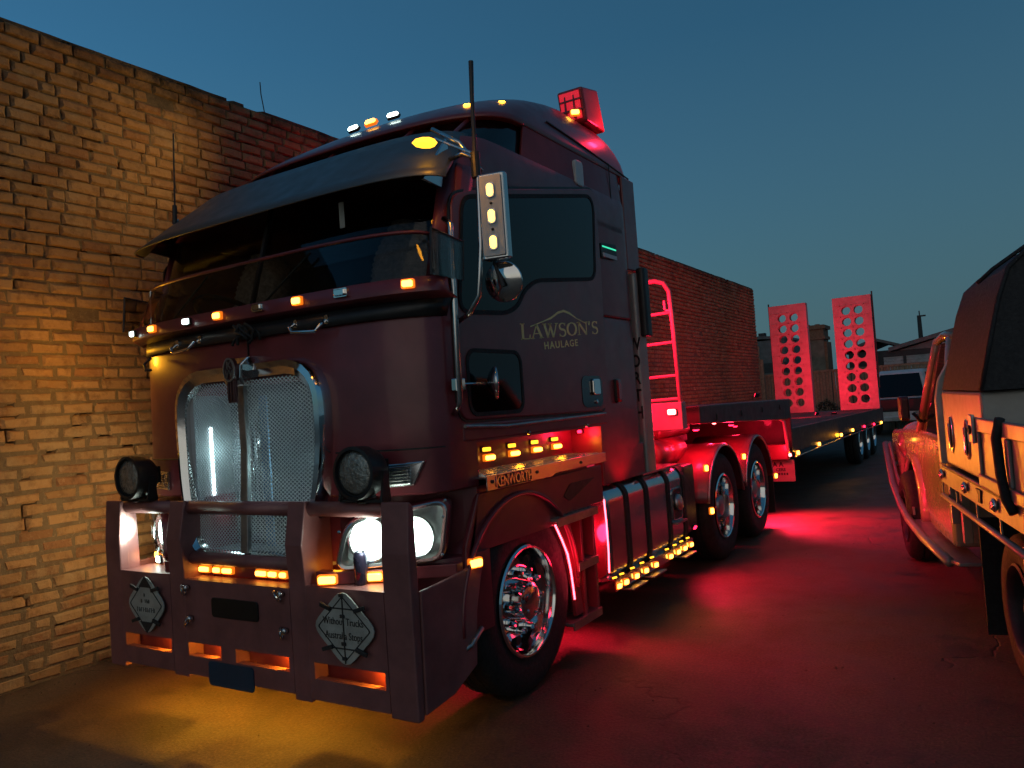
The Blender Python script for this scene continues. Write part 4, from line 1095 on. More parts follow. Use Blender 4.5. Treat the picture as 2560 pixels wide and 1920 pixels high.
# ------------------------------------------------------------------ wheels
def wheel(parent, c, s, Rr=.525, width=.29, dual=False, nuts=10, detail=True, rim_mat='chrome'):
    """c: centre of the outer tyre wall; s: side"""
    ax = (s, 0, 0); w = width
    prof = [(.31, -.01), (.36, .006), (.44, .012), (.485, .0), (.512, -.022), (Rr, -.05), (Rr, -.09), (Rr - .012, -.092), (Rr - .012, -.10), (Rr, -.102), (Rr, -w / 2 - .005), (Rr - .012, -w / 2 - .003),
            (Rr - .012, -w / 2 + .005 - .012), (Rr, -w / 2 - .012), (Rr, -w + .10), (Rr - .012, -w + .098), (Rr - .012, -w + .09), (Rr, -w + .088), (Rr, -w + .05), (.50, -w + .02), (.44, -w - .005), (.31, -w)]
    prof = [(r * (Rr / .525) if r != Rr else r, t) for r, t in prof]
    tyre = MB().lathe(prof, c, ax, 56, close=True)
    t = make('wheel', tyre, 'rubber', parent, auto=40)
    k = Rr / .525
    if dual:
        rp = [(.318, .004), (.304, .012), (.293, .004), (.283, -.03), (.276, -.09), (.270, -.155), (.255, -.168)]
        make('rim_centre', MB().lathe([(r * k, x) for r, x in ((.258, -.166), (.20, -.172), (.15, -.165), (.118, -.16), (.112, -.06), (.095, -.03), (.05, -.02), (.0, -.018))], c, ax, 40), 'alloy_dull' if rim_mat == 'chrome' else rim_mat, t, auto=35)
    else:
        rp = [(.318, .004), (.308, .014), (.298, .012), (.290, -.004), (.284, -.05), (.276, -.10), (.262, -.118), (.240, -.108), (.212, -.080), (.198, -.066), (.140, -.066), (.118, -.070), (.112, -.02), (.104, .015), (.080, .030), (.03, .036), (.0, .037)]
    rim = make('rim', MB().loft([[Vector(c) + Vector((s * x, r * k * math.cos(q), r * k * math.sin(q))) for q in [2 * math.pi * i / 48 for i in range(48)]] for r, x in rp], cap=False), rim_mat, t, auto=35)
    if detail:
        cc = Vector(c); base = -.165 if dual else -.066
        for i in range(nuts):
            a = 2 * math.pi * i / nuts
            p = cc + Vector((s * (base + .002), .1675 * k * math.cos(a), .1675 * k * math.sin(a)))
            make('wheel_nut', MB().lathe([(.024, 0), (.024, .012), (.019, .016), (.019, .05), (.015, .066), (.0, .070)], p, ax, 8), 'chrome', t, smooth=False)
        for i in range(10):
            a = 2 * math.pi * (i + .5) / 10
            p = cc + Vector((s * -.100, .234 * k * math.cos(a), .234 * k * math.sin(a)))
            if not dual: make('hand_hole', MB().lathe([(.033, -.02), (.033, .012), (.026, .016)], p, ax, 14), 'rubber', t)
        if not dual:
            for i in range(5):
                a = 2 * math.pi * i / 5
                p = cc + Vector((s * .0, .075 * k * math.cos(a), .075 * k * math.sin(a)))
                make('hub_bolt', MB().lathe([(.009, 0), (.009, .034), (.005, .04)], p, ax, 6), 'chrome', t)
    return t
AX = 1.08
for s in (1, -1):
    wheel(T, (s * 1.165, AX, .525), s)
    for y in (4.84, 6.13):
        wheel(T, (s * 1.20, y, .525), s, dual=True)
        wheel(T, (s * .87, y, .525), s, dual=True, detail=False)
make('front_axle', MB().tube([(-.95, AX, .47), (-.6, AX, .40), (.6, AX, .40), (.95, AX, .47)], .06, 10), 'chassis', T)
# chassis rails
for s in (1, -1):
    make('chassis_rail', MB().box(s * .38, s * .46, .5, 7.6, .78, 1.04), 'chassis', T, bevel=.01)
for y in (4.84, 6.13): make('drive_axle', MB().tube([(-.9, y, .525), (.9, y, .525)], .10, 12), 'chassis', T)
make('engine_block', MB().box(-.36, .36, .65, 2.4, .5, .97), 'steel_dark', T, bevel=.04)

# ------------------------------------------------------------------ fuel tank
for s in (1, -1):
    sec_ = rrect(.62, 1.215, .375, 1.045, .12, 6)
    secs = [[(s * x, y, z) for x, z in [((p[0] - .92) * k + .92, (p[1] - .71) * k + .71) for p in sec_]] for y, k in ((2.12, .90), (2.13, .96), (2.15, 1), (3.70, 1), (3.72, .96), (3.73, .9))]
    tank = make('fuel_tank', MB().loft(secs), 'alloy', T, auto=30)
    for y in (2.44, 2.82, 3.28, 3.64):
        o_ = rrect(.612, 1.224, .367, 1.053, .125, 6); i_ = rrect(.62, 1.2155, .3745, 1.0455, .12, 6)
        make('tank_strap', MB().ring([(s * x, z) for x, z in o_], [(s * x, z) for x, z in i_], 'y', y - .032, y + .032), 'rubber', tank)
    fr_ = rrect(3.36, 3.56, .62, .86, .03)
    make('filler_recess', MB().prism(fr_, 'x', s * 1.2155, s * 1.219), 'black_plastic', tank)
    make('filler_cap', MB().lathe([(.065, 0), (.07, .02), (.06, .04), (.02, .045), (.0, .045)], (s * 1.215, 3.46, .75), (s, 0, .2), 18), 'alloy_dull', tank, smooth=True)
    make('filler_frame', MB().ring(grow(fr_, .012), fr_, 'x', s * 1.216, s * 1.226), 'alloy', tank)
    make('filler_step', MB().box(s * 1.216, s * 1.26, 3.34, 3.58, .585, .60), 'alloy_dull', tank)
    tr = make('tank_step', MB().box(s * 1.0, s * 1.22, 2.78, 3.6, 1.048, 1.062), 'alloy', tank)
    # amber lamps along the bottom bracket
    br = make('lamp_bracket', MB().prism([(1.17, .40), (1.225, .40), (1.225, .33), (1.235, .33), (1.235, .41), (1.17, .41)] if s > 0 else [(-1.17, .40), (-1.225, .40), (-1.225, .33), (-1.235, .33), (-1.235, .41), (-1.17, .41)], 'y', 2.12, 3.74), 'alloy', T)
    for k, y in enumerate((2.15, 2.27, 2.46, 2.64, 2.84, 3.16, 3.34, 3.50, 3.66)):
        lamp(T, (s * 1.236, y, .365), (s, -.25, -.1), .042, .030, 'amber', watt=(.9 if s > 0 and y in (2.27, 3.34) else 0), name='tank_lamp_or_glint', depth=.022, off=.06)
        if s > 0: lamp(T, (s * 1.218, y - .02, .42), (s, -.3, .5), .045, .012, 'amber_soft', name='tank_lamp_or_glint', depth=.012)  # upper row: glowing strips imitating the lamps' reflections in the tank
    for y in (2.30, 2.68, 3.40):
        make('foot_plate', MB().box(s * 1.15, s * 1.29, y, y + .26, .30, .312), 'alloy_dull', T, bevel=.002)
    # dark box behind the tank
    make('battery_box', MB().box(s * .75, s * 1.17, 3.80, 4.10, .42, 1.02), 'steel_dark', T, bevel=.03)
    # light tape on the tank's front end
    tb = MB().tube([(s * 1.195, 2.112, .96), (s * 1.205, 2.105, .80), (s * 1.205, 2.105, .60), (s * 1.195, 2.112, .46)], .006, 6)
    tt = make('light_tape', tb, 'red_strip', T)
    if s > 0: point(tt, (s * 1.16, 2.03, .72), RED, 3.0, .08)

# ------------------------------------------------------------------ stack shields with vertical lettering
for s in (1, -1):
    pan = make('stack_shield', MB().prism(round_poly([(s * 1.05, 2.95), (s * 1.195, 2.95), (s * 1.235, 3.04), (s * 1.05, 3.05)], .02), 'z', 1.06, 2.62), 'galv', T, auto=40)
    make('exhaust_muffler', MB().lathe([(.03, 0), (.085, .01), (.09, .03), (.09, 1.42), (.07, 1.45), (.05, 1.46)], (s * 1.08, 3.17, 1.12), (0, 0, 1), 20), 'steel_dark', T, auto=40)
    make('grip_cover', MB().prism(rrect(s * 1.235 - .035, s * 1.235 + .035, 2.97, 3.09, .03), 'z', 2.12, 2.66), 'black_plastic', T, bevel=.01)
    if s > 0:
        for i, ch in enumerate('WORTH'):
            text(ch, pan, 'black_plastic', .135, basis((1.160, 2.947, 2.06 - i * .135), (1, 0, 0), (0, 0, 1)), .001, offset=.003, sx=.72)
    make('rear_extender', MB().box(s * 1.165, s * 1.192, 2.86, 3.10, 2.64, 3.375), 'paint', T, bevel=.008)
# ------------------------------------------------------------------ behind the cab
lad = MB().tube([(.62, 3.95, 2.69), (.99, 3.95, 2.69), (1.07, 3.95, 2.66), (1.115, 3.95, 2.58), (1.13, 3.95, 2.2), (1.15, 3.95, 1.36)], .022, 10)
la = make('ladder_rack', lad, 'ramp_paint_red_lit', T, smooth=True)
make('ladder_rail', MB().tube([(.62, 3.95, 2.69), (.62, 3.95, 1.36)], .022, 10), 'ramp_paint_red_lit', la)
for z in (2.38, 2.11, 1.81, 1.60): make('rung', MB().tube([(.62, 3.95, z), (1.13, 3.95, z + .01)], .014, 8), 'ramp_paint_red_lit', la)
make('hook', MB().box(1.06, 1.075, 3.93, 3.97, 2.40, 2.50), 'ramp_paint_red_lit', la); make('hook', MB().box(1.06, 1.12, 3.93, 3.97, 2.40, 2.415), 'ramp_paint_red_lit', la)
make('ladder_base', MB().box(.60, 1.17, 3.90, 4.02, 1.33, 1.58), 'ramp_paint_red_lit', T, bevel=.01)
lamp(T, (1.08, 3.895, 1.495), (.1, -1, 0), .075, .05, 'red_hot', name='work_lamp', watt=25, c=RED, off=.08, r=.04)
# mudguards over the drive wheels
for s in (1, -1):
    for y in (4.84, 6.13):
        an = [R(a) for a in range(8, 173, 6)]
        def gsec_(x, rr): return [(x, y + rr * math.cos(a), .525 + rr * math.sin(a)) for a in an]
        m_ = make('mudguard', MB().loft([gsec_(s * 1.235, .595), gsec_(s * 1.22, .61), gsec_(s * .56, .61)], closed=False, cap=False), 'paint', T, solid=.012, smooth=True)
        make('guard_lip', MB().tube(gsec_(s * 1.235, .597), .012, 8), 'alloy_dull', m_, smooth=True)
    for y, z in ((4.19, .96), (4.26, .56), (5.46, .95), (6.78, .60)):
        lamp(T, (s * 1.245, y, z), (s, -.5, 0), .035, .05, 'amber', name='guard_lamp', depth=.025)
        if s > 0 and y in (4.26, 5.46): point(T, (1.30, y, z), AMBER, 60, .03, spot=80, aim=(1, -.70, .26), blend=.9)
    if s > 0:
        for x_, y_, z_ in ((1.13, 4.36, 1.27), (1.13, 5.52, 1.25), (.7, 7.2, 1.16)):
            point(lamp(T, (x_, y_, z_ + .055), (0, 0, -1), .05, .05, 'red_led', name='chassis_lamp', up=(0, 1, 0)), (x_, y_, z_ - .01), RED, 14, .05)
    make('mud_flap', MB().box(s * .6, s * 1.22, 6.78, 6.80, .16, .62), 'rubber', T)
    # ribbed air bags / tanks along the frame, painted
    at_ = MB().lathe([(.001, 0), (.10, .012), (.135, .04), (.135, .36), (.13, .37), (.135, .38), (.135, .70), (.10, .73), (.001, .74)], (s * .80, 3.95, 1.10), (0, 1, 0), 20)
    make('air_tank', at_, 'paint', T, smooth=True)
    make('air_tank', MB().lathe([(.001, 0), (.07, .01), (.085, .03), (.085, .9), (.07, .92), (.001, .93)], (s * .70, 4.3, 1.30), (0, 1, 0), 18), 'paint', T, smooth=True)
make('catwalk', MB().box(-.6, .6, 3.2, 4.4, 1.06, 1.08), 'alloy_dull', T)
make('turntable', MB().prism(round_poly([(-.48, 5.0), (.48, 5.0), (.42, 6.2), (-.42, 6.2)], .1), 'z', 1.10, 1.19), 'steel_dark', T, bevel=.01)
make('hose_stand', MB().tube([(.2, 3.5, 1.06), (.2, 3.5, 2.3)], .03, 8), 'alloy', T)
rear = make('rear_frame', MB().tube([(.45, 7.0, 1.36), (1.02, 7.55, 1.36), (1.18, 7.75, 1.20), (1.2, 7.8, .80)], .022, 8), 'ramp_paint_red_lit', T, smooth=True)
make('frame_rail', MB().tube([(.55, 4.5, 1.33), (.95, 7.4, 1.36)], .018, 8), 'alloy', rear)
make('rear_crossmember', MB().box(-1.2, 1.2, 7.78, 7.9, .70, .90), 'paint', T, bevel=.01)
fl = make('rear_mud_flap', MB().prism(rrect(.80, 1.24, .40, .69, .02), 'y', 7.90, 7.915), 'ramp_paint_red_lit', T)
BK = lambda x, z: basis((x, 7.8985, z), (1, 0, 0), (0, 0, 1))
text('A A', fl, 'steel_dark', .085, BK(1.03, .625), .0008, offset=.003); text('CERS', fl, 'steel_dark', .055, BK(1.06, .555), .0008, offset=.002)
for k in range(6): make('digit_mark', MB().box(.96 + k * .034, .982 + k * .034, 7.8975, 7.8995, .485, .515), 'steel_dark', fl)
for y, z, x in ((5.35, 1.33, 1.0), (6.6, 1.40, 1.0)):
    lamp(T, (x, y, z), (.3, -1, .1), .05, .05, 'red_hot', name='red_marker_lamp', watt=30, c=RED, off=.07, oval=True)
lamp(T, (1.215, 7.80, .76), (.3, -1, 0), .035, .04, 'red_hot', name='red_marker_lamp', watt=3, c=RED)
# red work lamps on the back of the sleeper
for x, y, z, w_ in ((.55, 3.25, 1.75, 110), (-.75, 3.25, 1.75, 300), (.35, 3.2, 3.62, 40), (-.5, 3.2, 3.6, 30)):
    lamp(T, (x, 2.935 if z < 3 else 3.095, z), (0, 1, 0), .10, .06, 'red_led', name='work_lamp', watt=w_, c=RED, off=.14, r=.06)
point(lamp(T, (.80, 2.94, 2.55), (.2, 1, -.6), .10, .06, 'red_led', name='work_lamp'), (.80, 3.2, 2.5), RED, 200, .06, spot=130, aim=(.15, 1, -.85), blend=.6)
point(lamp(T, (.95, 3.10, 3.66), (0, 1, .3), .05, .04, 'red_led', name='work_lamp'), (1.16, 3.05, 3.86), RED, 6, .04)
# under the rear frame: long red throw over the yard
lamp(T, (.95, 7.2, .66), (1, .35, -.8), .08, .05, 'red_led', name='floor_lamp')
point(T, (1.02, 7.25, .62), RED, 560, .22, spot=112, aim=(1, -.2, -1.5), blend=.5)
point(lamp(T, (1.172, 3.95, .47), (1, 0, -.6), .05, .03, 'red_led', name='floor_lamp'), (1.26, 3.95, .46), RED, 42, .12, spot=150, aim=(1, .1, -.7), blend=.5)
point(T, (1.34, 2.9, .42), (1, .34, .02), 12, .25, spot=150, aim=(1, .2, -.10), blend=.8)
point(T, (1.15, 7.55, .85), RED, 10, .05)
lamp(T, (-.95, 6.95, .72), (-1, .2, -.4), .08, .05, 'red_led', name='floor_lamp', watt=120, c=RED, off=.08, r=.06)

# ================================================================== drink can standing on the bar
cm = MB().lathe([(.020, .001), (.026, 0), (.0325, .012), (.033, .018), (.033, .140), (.031, .150), (.0265, .158), (.0272, .161), (.0262, .161), (.0255, .155), (.0, .155)], (.815, .10, .8205), (0, 0, 1), 28)
can = make('drink_can', cm, 'can_blue', None, auto=40)
tag(can, 'tall dark blue and red drink can standing on the bull bar shelf', 'can')
bnd = []
for k in range(9):
    a = R(200 + k * 14)
    bnd.append(a)
q = MB()
lo = [( .815 + .0334 * math.cos(a), .10 + .0334 * math.sin(a), .8205 + .055 + .03 * math.sin(k * .8)) for k, a in enumerate(bnd)]
hi = [(x, y, z + .045 - .02 * (k % 3)) for k, (x, y, z) in enumerate(lo)]
q.loft([lo, hi], closed=False, cap=False)
make('can_print', q, 'can_red', can)
make('pull_tab', MB().prism(rrect(.808, .822, .09, .112, .005), 'z', .9765, .9785), 'alloy', can)
# ================================================================== low loader trailer
TR = thing('drop_deck_trailer', 'dark drop-deck trailer with a row of amber side lamps, coupled behind the truck', 'trailer', (0, 8.0, 0))
def tl(m): m.v = [(x, y - 8.0, z) for x, y, z in m.v]; return m
nk = MB().prism([(4.3, 1.53), (8.12, 1.49), (8.12, 1.24), (7.9, 1.22), (4.3, 1.36)], 'x', -1.2, 1.2)
neck = make('neck', tl(nk), 'trailer_paint', TR, bevel=.012)
make('neck_wall', tl(MB().box(-1.2, 1.2, 8.06, 8.12, .78, 1.24)), 'trailer_paint', TR)
for y in (4.8, 5.7, 6.6, 7.5): make('tie_ring', tl(MB().lathe([(.03 + .006 * math.cos(a), .006 * math.sin(a)) for a in [i * math.pi / 3 for i in range(6)]], (1.205, y, 1.40), (1, .2, 0), 12, close=True)), 'steel_dark', neck)
frm = MB().prism([(8.12, 1.09), (18.6, .98), (18.6, .66), (16.4, .66), (8.12, .76)], 'x', 1.14, 1.2); frm.prism([(8.12, 1.09), (18.6, .98), (18.6, .66), (16.4, .66), (8.12, .76)], 'x', -1.2, -1.14)
make('side_frame', tl(frm), 'trailer_paint', TR, bevel=.01)
# deck boards run the length, each one its own plank
for k in range(9):
    x0 = -1.135 + k * .2525
    make('deck_board', tl(MB().prism([(8.125, 1.085), (18.55, .975), (18.55, .93), (8.125, 1.04)], 'x', x0, x0 + .246)), 'deck', TR, bevel=.004)
make('under_rail', tl(MB().tube([(1.205, 8.15, .70), (1.205, 12, .68), (1.205, 18.4, .60)], .014, 8)), 'alloy', TR)
for y in (14.4, 15.5, 16.6):
    for s in (1, -1):
        w = wheel(TR, (s * 1.19, y - 8.0, .42), s, Rr=.42, width=.26, dual=True, detail=False)
for k in range(5): make('cross_member', tl(MB().box(-1.13, 1.13, 9 + k * 1.9, 9.12 + k * 1.9, .80, .92)), 'trailer_paint', TR)
for y, kind in ((8.30, 'a'), (9.85, 'a'), (11.95, 'a'), (13.3, 'a'), (14.9, 'r'), (16.5, 'r'), (17.9, 'a')):
    z = .745 if y < 14 else .745 - (y - 14) * .025
    lamp(TR, (1.203, y - 8.0, z), (1, -.6, 0), .05, .05, 'amber' if kind == 'a' else 'red_led', name='side_lamp', watt=(2.5 if y in (8.30, 11.95) else 0), depth=.03, off=.07)
    if kind == 'a': make('side_reflector', tl(MB().lathe([(.022, 0), (.022, .006), (.0, .007)], (1.2, y + .22, z + .01), (1, 0, 0), 12)), 'reflector_red', TR)
# perforated loading ramps folded upright at the tail
def ramp(cx, y0, z0, z1, w, lean_x, shift):
    cols, rows = 2, 9
    cw = w * .64 / 2; ch = (z1 - z0 - .32) / rows; r_ = .104
    vs_f = MB()
    x_l = -w / 2
    zz0 = .12
    def add_plate(q, y):
        # side strips and end strips
        g = w * .18
        for a, b_ in ((-w / 2, -w / 2 + g), (w / 2 - g, w / 2)): q.box(a, b_, y, y + .012, 0, z1 - z0)
        q.box(-w / 2 + g, w / 2 - g, y, y + .012, 0, zz0); q.box(-w / 2 + g, w / 2 - g, y, y + .012, zz0 + rows * ch, z1 - z0)
        for i in range(cols):
            for j in range(rows):
                x0 = -w / 2 + g + i * cw; zb = zz0 + j * ch; cx_, cz_ = x0 + cw / 2, zb + ch / 2
                n = 24; out = []; inn = []
                for k in range(n):
                    a = 2 * math.pi * k / n + math.pi / n; dx, dz = math.cos(a), math.sin(a)
                    t = min((cw / 2) / abs(dx) if abs(dx) > 1e-6 else 9, (ch / 2) / abs(dz) if abs(dz) > 1e-6 else 9)
                    out.append((cx_ + dx * t, cz_ + dz * t)); inn.append((cx_ + dx * r_, cz_ + dz * r_))
                q.ring(out, inn, 'y', y, y + .012)
    add_plate(vs_f, 0)
    M = Matrix.Translation((cx, y0 - 8.0, z0)) @ Matrix(((1, 0, lean_x, 0), (0, 1, .0, 0), (0, 0, 1, 0), (0, 0, 0, 1)))
    def X(q): q.v = [tuple(M @ Vector(p)) for p in q.v]; return q
    rp = make('ramp', X(vs_f), 'ramp_paint_red_lit', TR)
    bk = MB(); add_plate(bk, .20); make('back_plate', X(bk), 'ramp_paint_red_lit', rp)
    for a in (-w / 2, w / 2 - .012): make('side_wall', X(MB().box(a, a + .012, .013, .199, 0, z1 - z0)), 'ramp_paint_red_lit', rp)
    for j in range(rows + 1):
        make('rib', X(MB().box(-w / 2 + .013, w / 2 - .013, .03, .18, zz0 + j * ch - .006, zz0 + j * ch + .006)), 'ramp_paint_red_lit', rp)
        make('weld_bar', X(MB().box(-w / 2 + .03, w / 2 - .03, -.010, -.001, zz0 + j * ch - .008, zz0 + j * ch + .008)), 'ramp_paint_red_lit', rp)
    e = w / 2 + .02 if shift > 0 else -w / 2 - .02
    make('lift_bar', X(MB().tube([(e, .12, .5), (e, .12, z1 - z0 + .08)], .018, 8)), 'steel_dark', rp)
    return rp
ramp(-.76, 17.9, .99, 3.77, .92, 0, -1)
ramp(.77, 17.9, .99, 3.78, .88, 0, 1)
# red deck lamps in front of the ramps
for x, y, w_ in ((-.55, 14.6, 40), (.70, 14.6, 55)):
    a = lamp(TR, (x, y - 8.0, 1.02), (0, 1, .7), .10, .06, 'red_led', name='deck_lamp', up=(0, 0, 1))
    point(a, (x, y - 8.0 + .12, 1.12), RED, w_ * 7, .06, spot=70, aim=(0, 1, .36), blend=.9)

for y in (8.6, 13.0):
    a = lamp(TR, (.66, y - 8.0, 1.10 if y > 9 else 1.56), (-1, .3, .4), .08, .05, 'red_led', name='deck_lamp')  # extra red lamps added to redden the far brick wall
    point(a, (.6, y - 8.0, 1.25 if y > 9 else 1.72), RED, 95, .2, spot=150, aim=(-1, .9, .35), blend=.6)
# ================================================================== ute
UT = thing('utility_vehicle', 'pale tray-back utility vehicle with black canvas canopy parked at the right', 'utility', (2.85, 4.9, 0), R(11.42))
TRAY_F, TRAY_B, TW = -1.74, -4.25, 1.86
cab_secs = []
body = [(-.42, 1.15, .16), (-1.70, 1.15, .14)]
lowb = MB().prism(round_poly([(-1.70, .48), (-.75, .46), (-.60, .60), (-.35, .95), (.85, .95), (.95, .55), (1.55, .60), (1.60, 1.02), (1.50, 1.12), (-.25, 1.22), (-1.70, 1.22)], .06), 'x', .035, TW - .035)
ub = make('body', lowb, 'ute_paint', UT, bevel=.04, seg=3)
# bonnet and rounded guards
bon = MB().loft([[(x, u, z) for x, z in ((.30, 1.05), (.36, 1.17 + dz), (.93, 1.24 + dz), (1.50, 1.17 + dz), (1.56, 1.05))] for u, dz in ((-.35, .0), (.6, -.02), (1.35, -.06), (1.48, -.12))], closed=True)
make('bonnet', bon, 'ute_paint', UT, bevel=.03, seg=3)
for sx in (0, 1):
    m = lambda x: x if sx == 0 else TW - x
    an = [R(a) for a in range(0, 181, 12)]
    fl_ = MB().loft([[(m(x), .30 + r_ * math.cos(a), .42 + r_ * math.sin(a)) for a in an] for x, r_ in ((.22, .60), (.10, .60), (.045, .57), (.035, .52), (.06, .47))], closed=False, cap=False)
    make('wheel_flare', fl_, 'ute_paint', UT, solid=.012, smooth=True)
    g = MB().lathe([(.001, -.30), (.12, -.26), (.20, -.12), (.22, .05), (.18, .22), (.08, .33), (.001, .36)], (m(.22), .72, 1.02), (0, 1, -.12), 20)
    make('front_guard', g, 'ute_paint', UT, smooth=True)
    ml = make('indicator_lamp', MB().lathe([(.001, -.05), (.03, -.03), (.035, .02), (.001, .06)], (m(.10), 1.12, 1.02), (0, 1, 0), 12), 'fog_lens', UT, smooth=True)
# greenhouse: pillars, roof, glass
def gl_sec(z, x0, u0, u1): return [(x0, u1, z), (TW - x0, u1, z), (TW - x0, u0, z), (x0, u0, z)]
for sx in (0, 1):
    m = lambda x: x if sx == 0 else TW - x
    make('windscreen_pillar', MB().tube([(m(.05), -.42, 1.20), (m(.105), -.72, 1.60), (m(.15), -.95, 1.90)], .032, 8), 'ute_paint', UT, smooth=True)
    make('rear_pillar', MB().tube([(m(.05), -1.66, 1.20), (m(.10), -1.66, 1.60), (m(.15), -1.62, 1.90)], .045, 8), 'ute_paint', UT, smooth=True)
    make('gutter_rail', MB().tube([(m(.15), -.93, 1.90), (m(.15), -1.3, 1.935), (m(.15), -1.66, 1.90)], .028, 8), 'ute_paint', UT, smooth=True)
    sg = MB().add([(m(.06), -.50, 1.20), (m(.06), -1.62, 1.20), (m(.15), -1.60, 1.88), (m(.15), -.95, 1.88)], [(0, 1, 2, 3)])
    make('side_window', sg, 'tinted_glass', UT, solid=.006)
    q = make('door_mirror', MB().prism(rrect(-.60, -.44, 1.30, 1.50, .03), 'x', m(-.10), m(-.03)), 'black_plastic', UT, bevel=.015)
    make('mirror_arm', MB().tube([(m(.0), -.52, 1.36), (m(.06), -.52, 1.28)], .014, 8), 'black_plastic', q)
    make('door_handle', MB().box(m(.015), m(.034), -1.55, -1.40, 1.10, 1.13), 'black_plastic', UT, bevel=.006)
    # running board and brush rail
    rbp = MB().prism([(m(-.06), -.15), (m(.16), -.15), (m(.16), -1.92), (m(.02), -1.92), (m(-.02), -1.80)], 'z', .405, .43)
    st = make('side_step', rbp, 'ute_alloy', UT, bevel=.006)
    make('brush_rail', MB().tube([(m(-.03), 1.55, .97), (m(-.035), 1.30, .78), (m(-.04), 1.02, .60), (m(-.05), .40, .48), (m(-.055), -.15, .425), (m(-.055), -1.0, .418), (m(-.02), -1.82, .415)], .034, 10), 'ute_alloy', st, smooth=True)
    make('brush_strut', MB().tube([(m(-.03), 1.3, .79), (m(.3), 1.2, .70)], .022, 8), 'ute_alloy', st)
    make('rail_plate', MB().prism([(1.50, .95), (1.05, .62), (-.1, .46), (-.1, .52), (1.0, .70), (1.40, 1.0)], 'x', m(-.012), m(.004)), 'ute_alloy', st)
make('roof', MB().loft([[(x, u, z) for x, u in ((.14, -.92), (TW - .14, -.92), (TW - .14, -1.68), (.14, -1.68))] for z in (1.90, 1.925)] + [[(x, u, 1.96) for x, u in ((.24, -1.0), (TW - .24, -1.0), (TW - .24, -1.62), (.24, -1.62))]]), 'ute_paint', UT, bevel=.02, seg=3)
make('windscreen', MB().add([(.08, -.42, 1.22), (TW - .08, -.42, 1.22), (TW - .17, -.93, 1.89), (.17, -.93, 1.89)], [(0, 1, 2, 3)]), 'tinted_glass', UT, solid=.006)
make('rear_window', MB().add([(.08, -1.66, 1.22), (TW - .08, -1.66, 1.22), (TW - .17, -1.65, 1.88), (.17, -1.65, 1.88)], [(0, 1, 2, 3)]), 'tinted_glass', UT, solid=.006)
make('front_bumper', MB().box(.1, TW - .1, 1.58, 1.72, .50, .75), 'black_plastic', UT, bevel=.04)
make('snorkel', MB().tube([(TW - .12, .2, 1.1), (TW - .1, -.4, 1.3), (TW - .2, -.95, 1.9)], .04, 8), 'black_plastic', UT)
for sx in (0, 1):
    for u in (.30, -2.95):
        wheel(UT, ((-.03 if sx == 0 else TW + .03) if u > 0 else (.12 if sx == 0 else TW - .12), u, .40), -1 if sx == 0 else 1, Rr=.40, width=.27, dual=True, detail=False, rim_mat='steel_dark')
for s in (.55, 1.3): make('chassis_rail', MB().box(s - .05, s + .05, -4.2, 1.5, .52, .66), 'steel_dark', UT)
# tray
tray = make('tray', MB().box(0.004, TW, TRAY_B, TRAY_F, .955, 1.035), 'ute_alloy', UT)
make('coaming', MB().prism([(-.012, .935), (-.012, 1.055), (.003, 1.055), (.003, .935)], 'y', TRAY_B, TRAY_F), 'ute_alloy', tray, bevel=.003)
make('coaming', MB().prism([(TW + .001, .935), (TW + .001, 1.055), (TW + .015, 1.055), (TW + .015, .935)], 'y', TRAY_B, TRAY_F), 'ute_alloy', tray, bevel=.003)
make('coaming_groove', MB().box(-.016, -.0125, TRAY_B, -1.80, 1.040, 1.050), 'steel_dark', tray)
for u in (-1.86, -2.60, -3.30, -3.95):
    make('rope_hook', MB().lathe([(.018, 0), (.032, .01), (.034, .02), (.018, .03), (.0, .032)], (-.012, u, 1.0), (-1, 0, 0), 12), 'chrome', tray, smooth=True)
make('latch_tab', MB().prism([(-2.86, 1.03), (-2.98, 1.03), (-2.96, .96), (-2.90, .96), (-2.92, 1.0)], 'x', -.022, -.0125), 'steel_dark', tray)
pl = make('rope_rail', MB().tube([(-.005, -1.70, .84), (-.005, TRAY_B, .84)], .018, 10), 'ute_alloy', UT, smooth=True)
for u in (-1.72, -2.2, -2.78, -3.30, -3.8): make('rail_hanger', MB().box(-.009, -.001, u - .008, u + .008, .84, .934), 'ute_alloy', pl)
make('tray_leg', MB().box(.02, .07, -1.80, -1.74, .66, .95), 'ute_alloy', tray, bevel=.006)
make('tray_leg', MB().box(.02, .07, -2.18, -2.12, .60, .95), 'ute_paint', tray, bevel=.006)
make('headboard', MB().prism(round_poly([(-.015, 1.06), (.05, 1.06), (.06, 1.56), (.13, 1.74), (.09, 1.76), (.01, 1.62), (-.015, 1.5)], .02), 'y', -1.80, -1.735), pm('headboard_skin', (.40, .46, .43), .4, .3), UT, bevel=.006)
make('headboard_rail', MB().tube([(.08, -1.77, 1.07), (TW - .08, -1.77, 1.07)], .03, 8), 'ute_alloy', UT)
# tool box under the canopy
tb = make('tool_box', MB().box(.016, TW - .016, -2.97, -1.82, 1.065, 1.545), 'galv', UT, bevel=.02, seg=3)
for u, zz in ((-2.10, 1.27), (-2.58, 1.27)):
    ovl = [(u + .055 * math.cos(t), zz + .115 * math.sin(t)) for t in [i * math.pi / 10 for i in range(20)]]
    k = make('latch', MB().prism(ovl, 'x', .006, .0155), 'chrome', tb, bevel=.004)
    make('latch_well', MB().prism([(u + (a - u) * .72, zz + (c - zz) * .8) for a, c in ovl], 'x', .0045, .0058), 'black_gloss', tb)
    make('latch_lever', MB().prism(rrect(u - .014, u + .014, zz - .085, zz + .07, .012), 'x', -.006, .004), 'chrome', tb, bevel=.003)
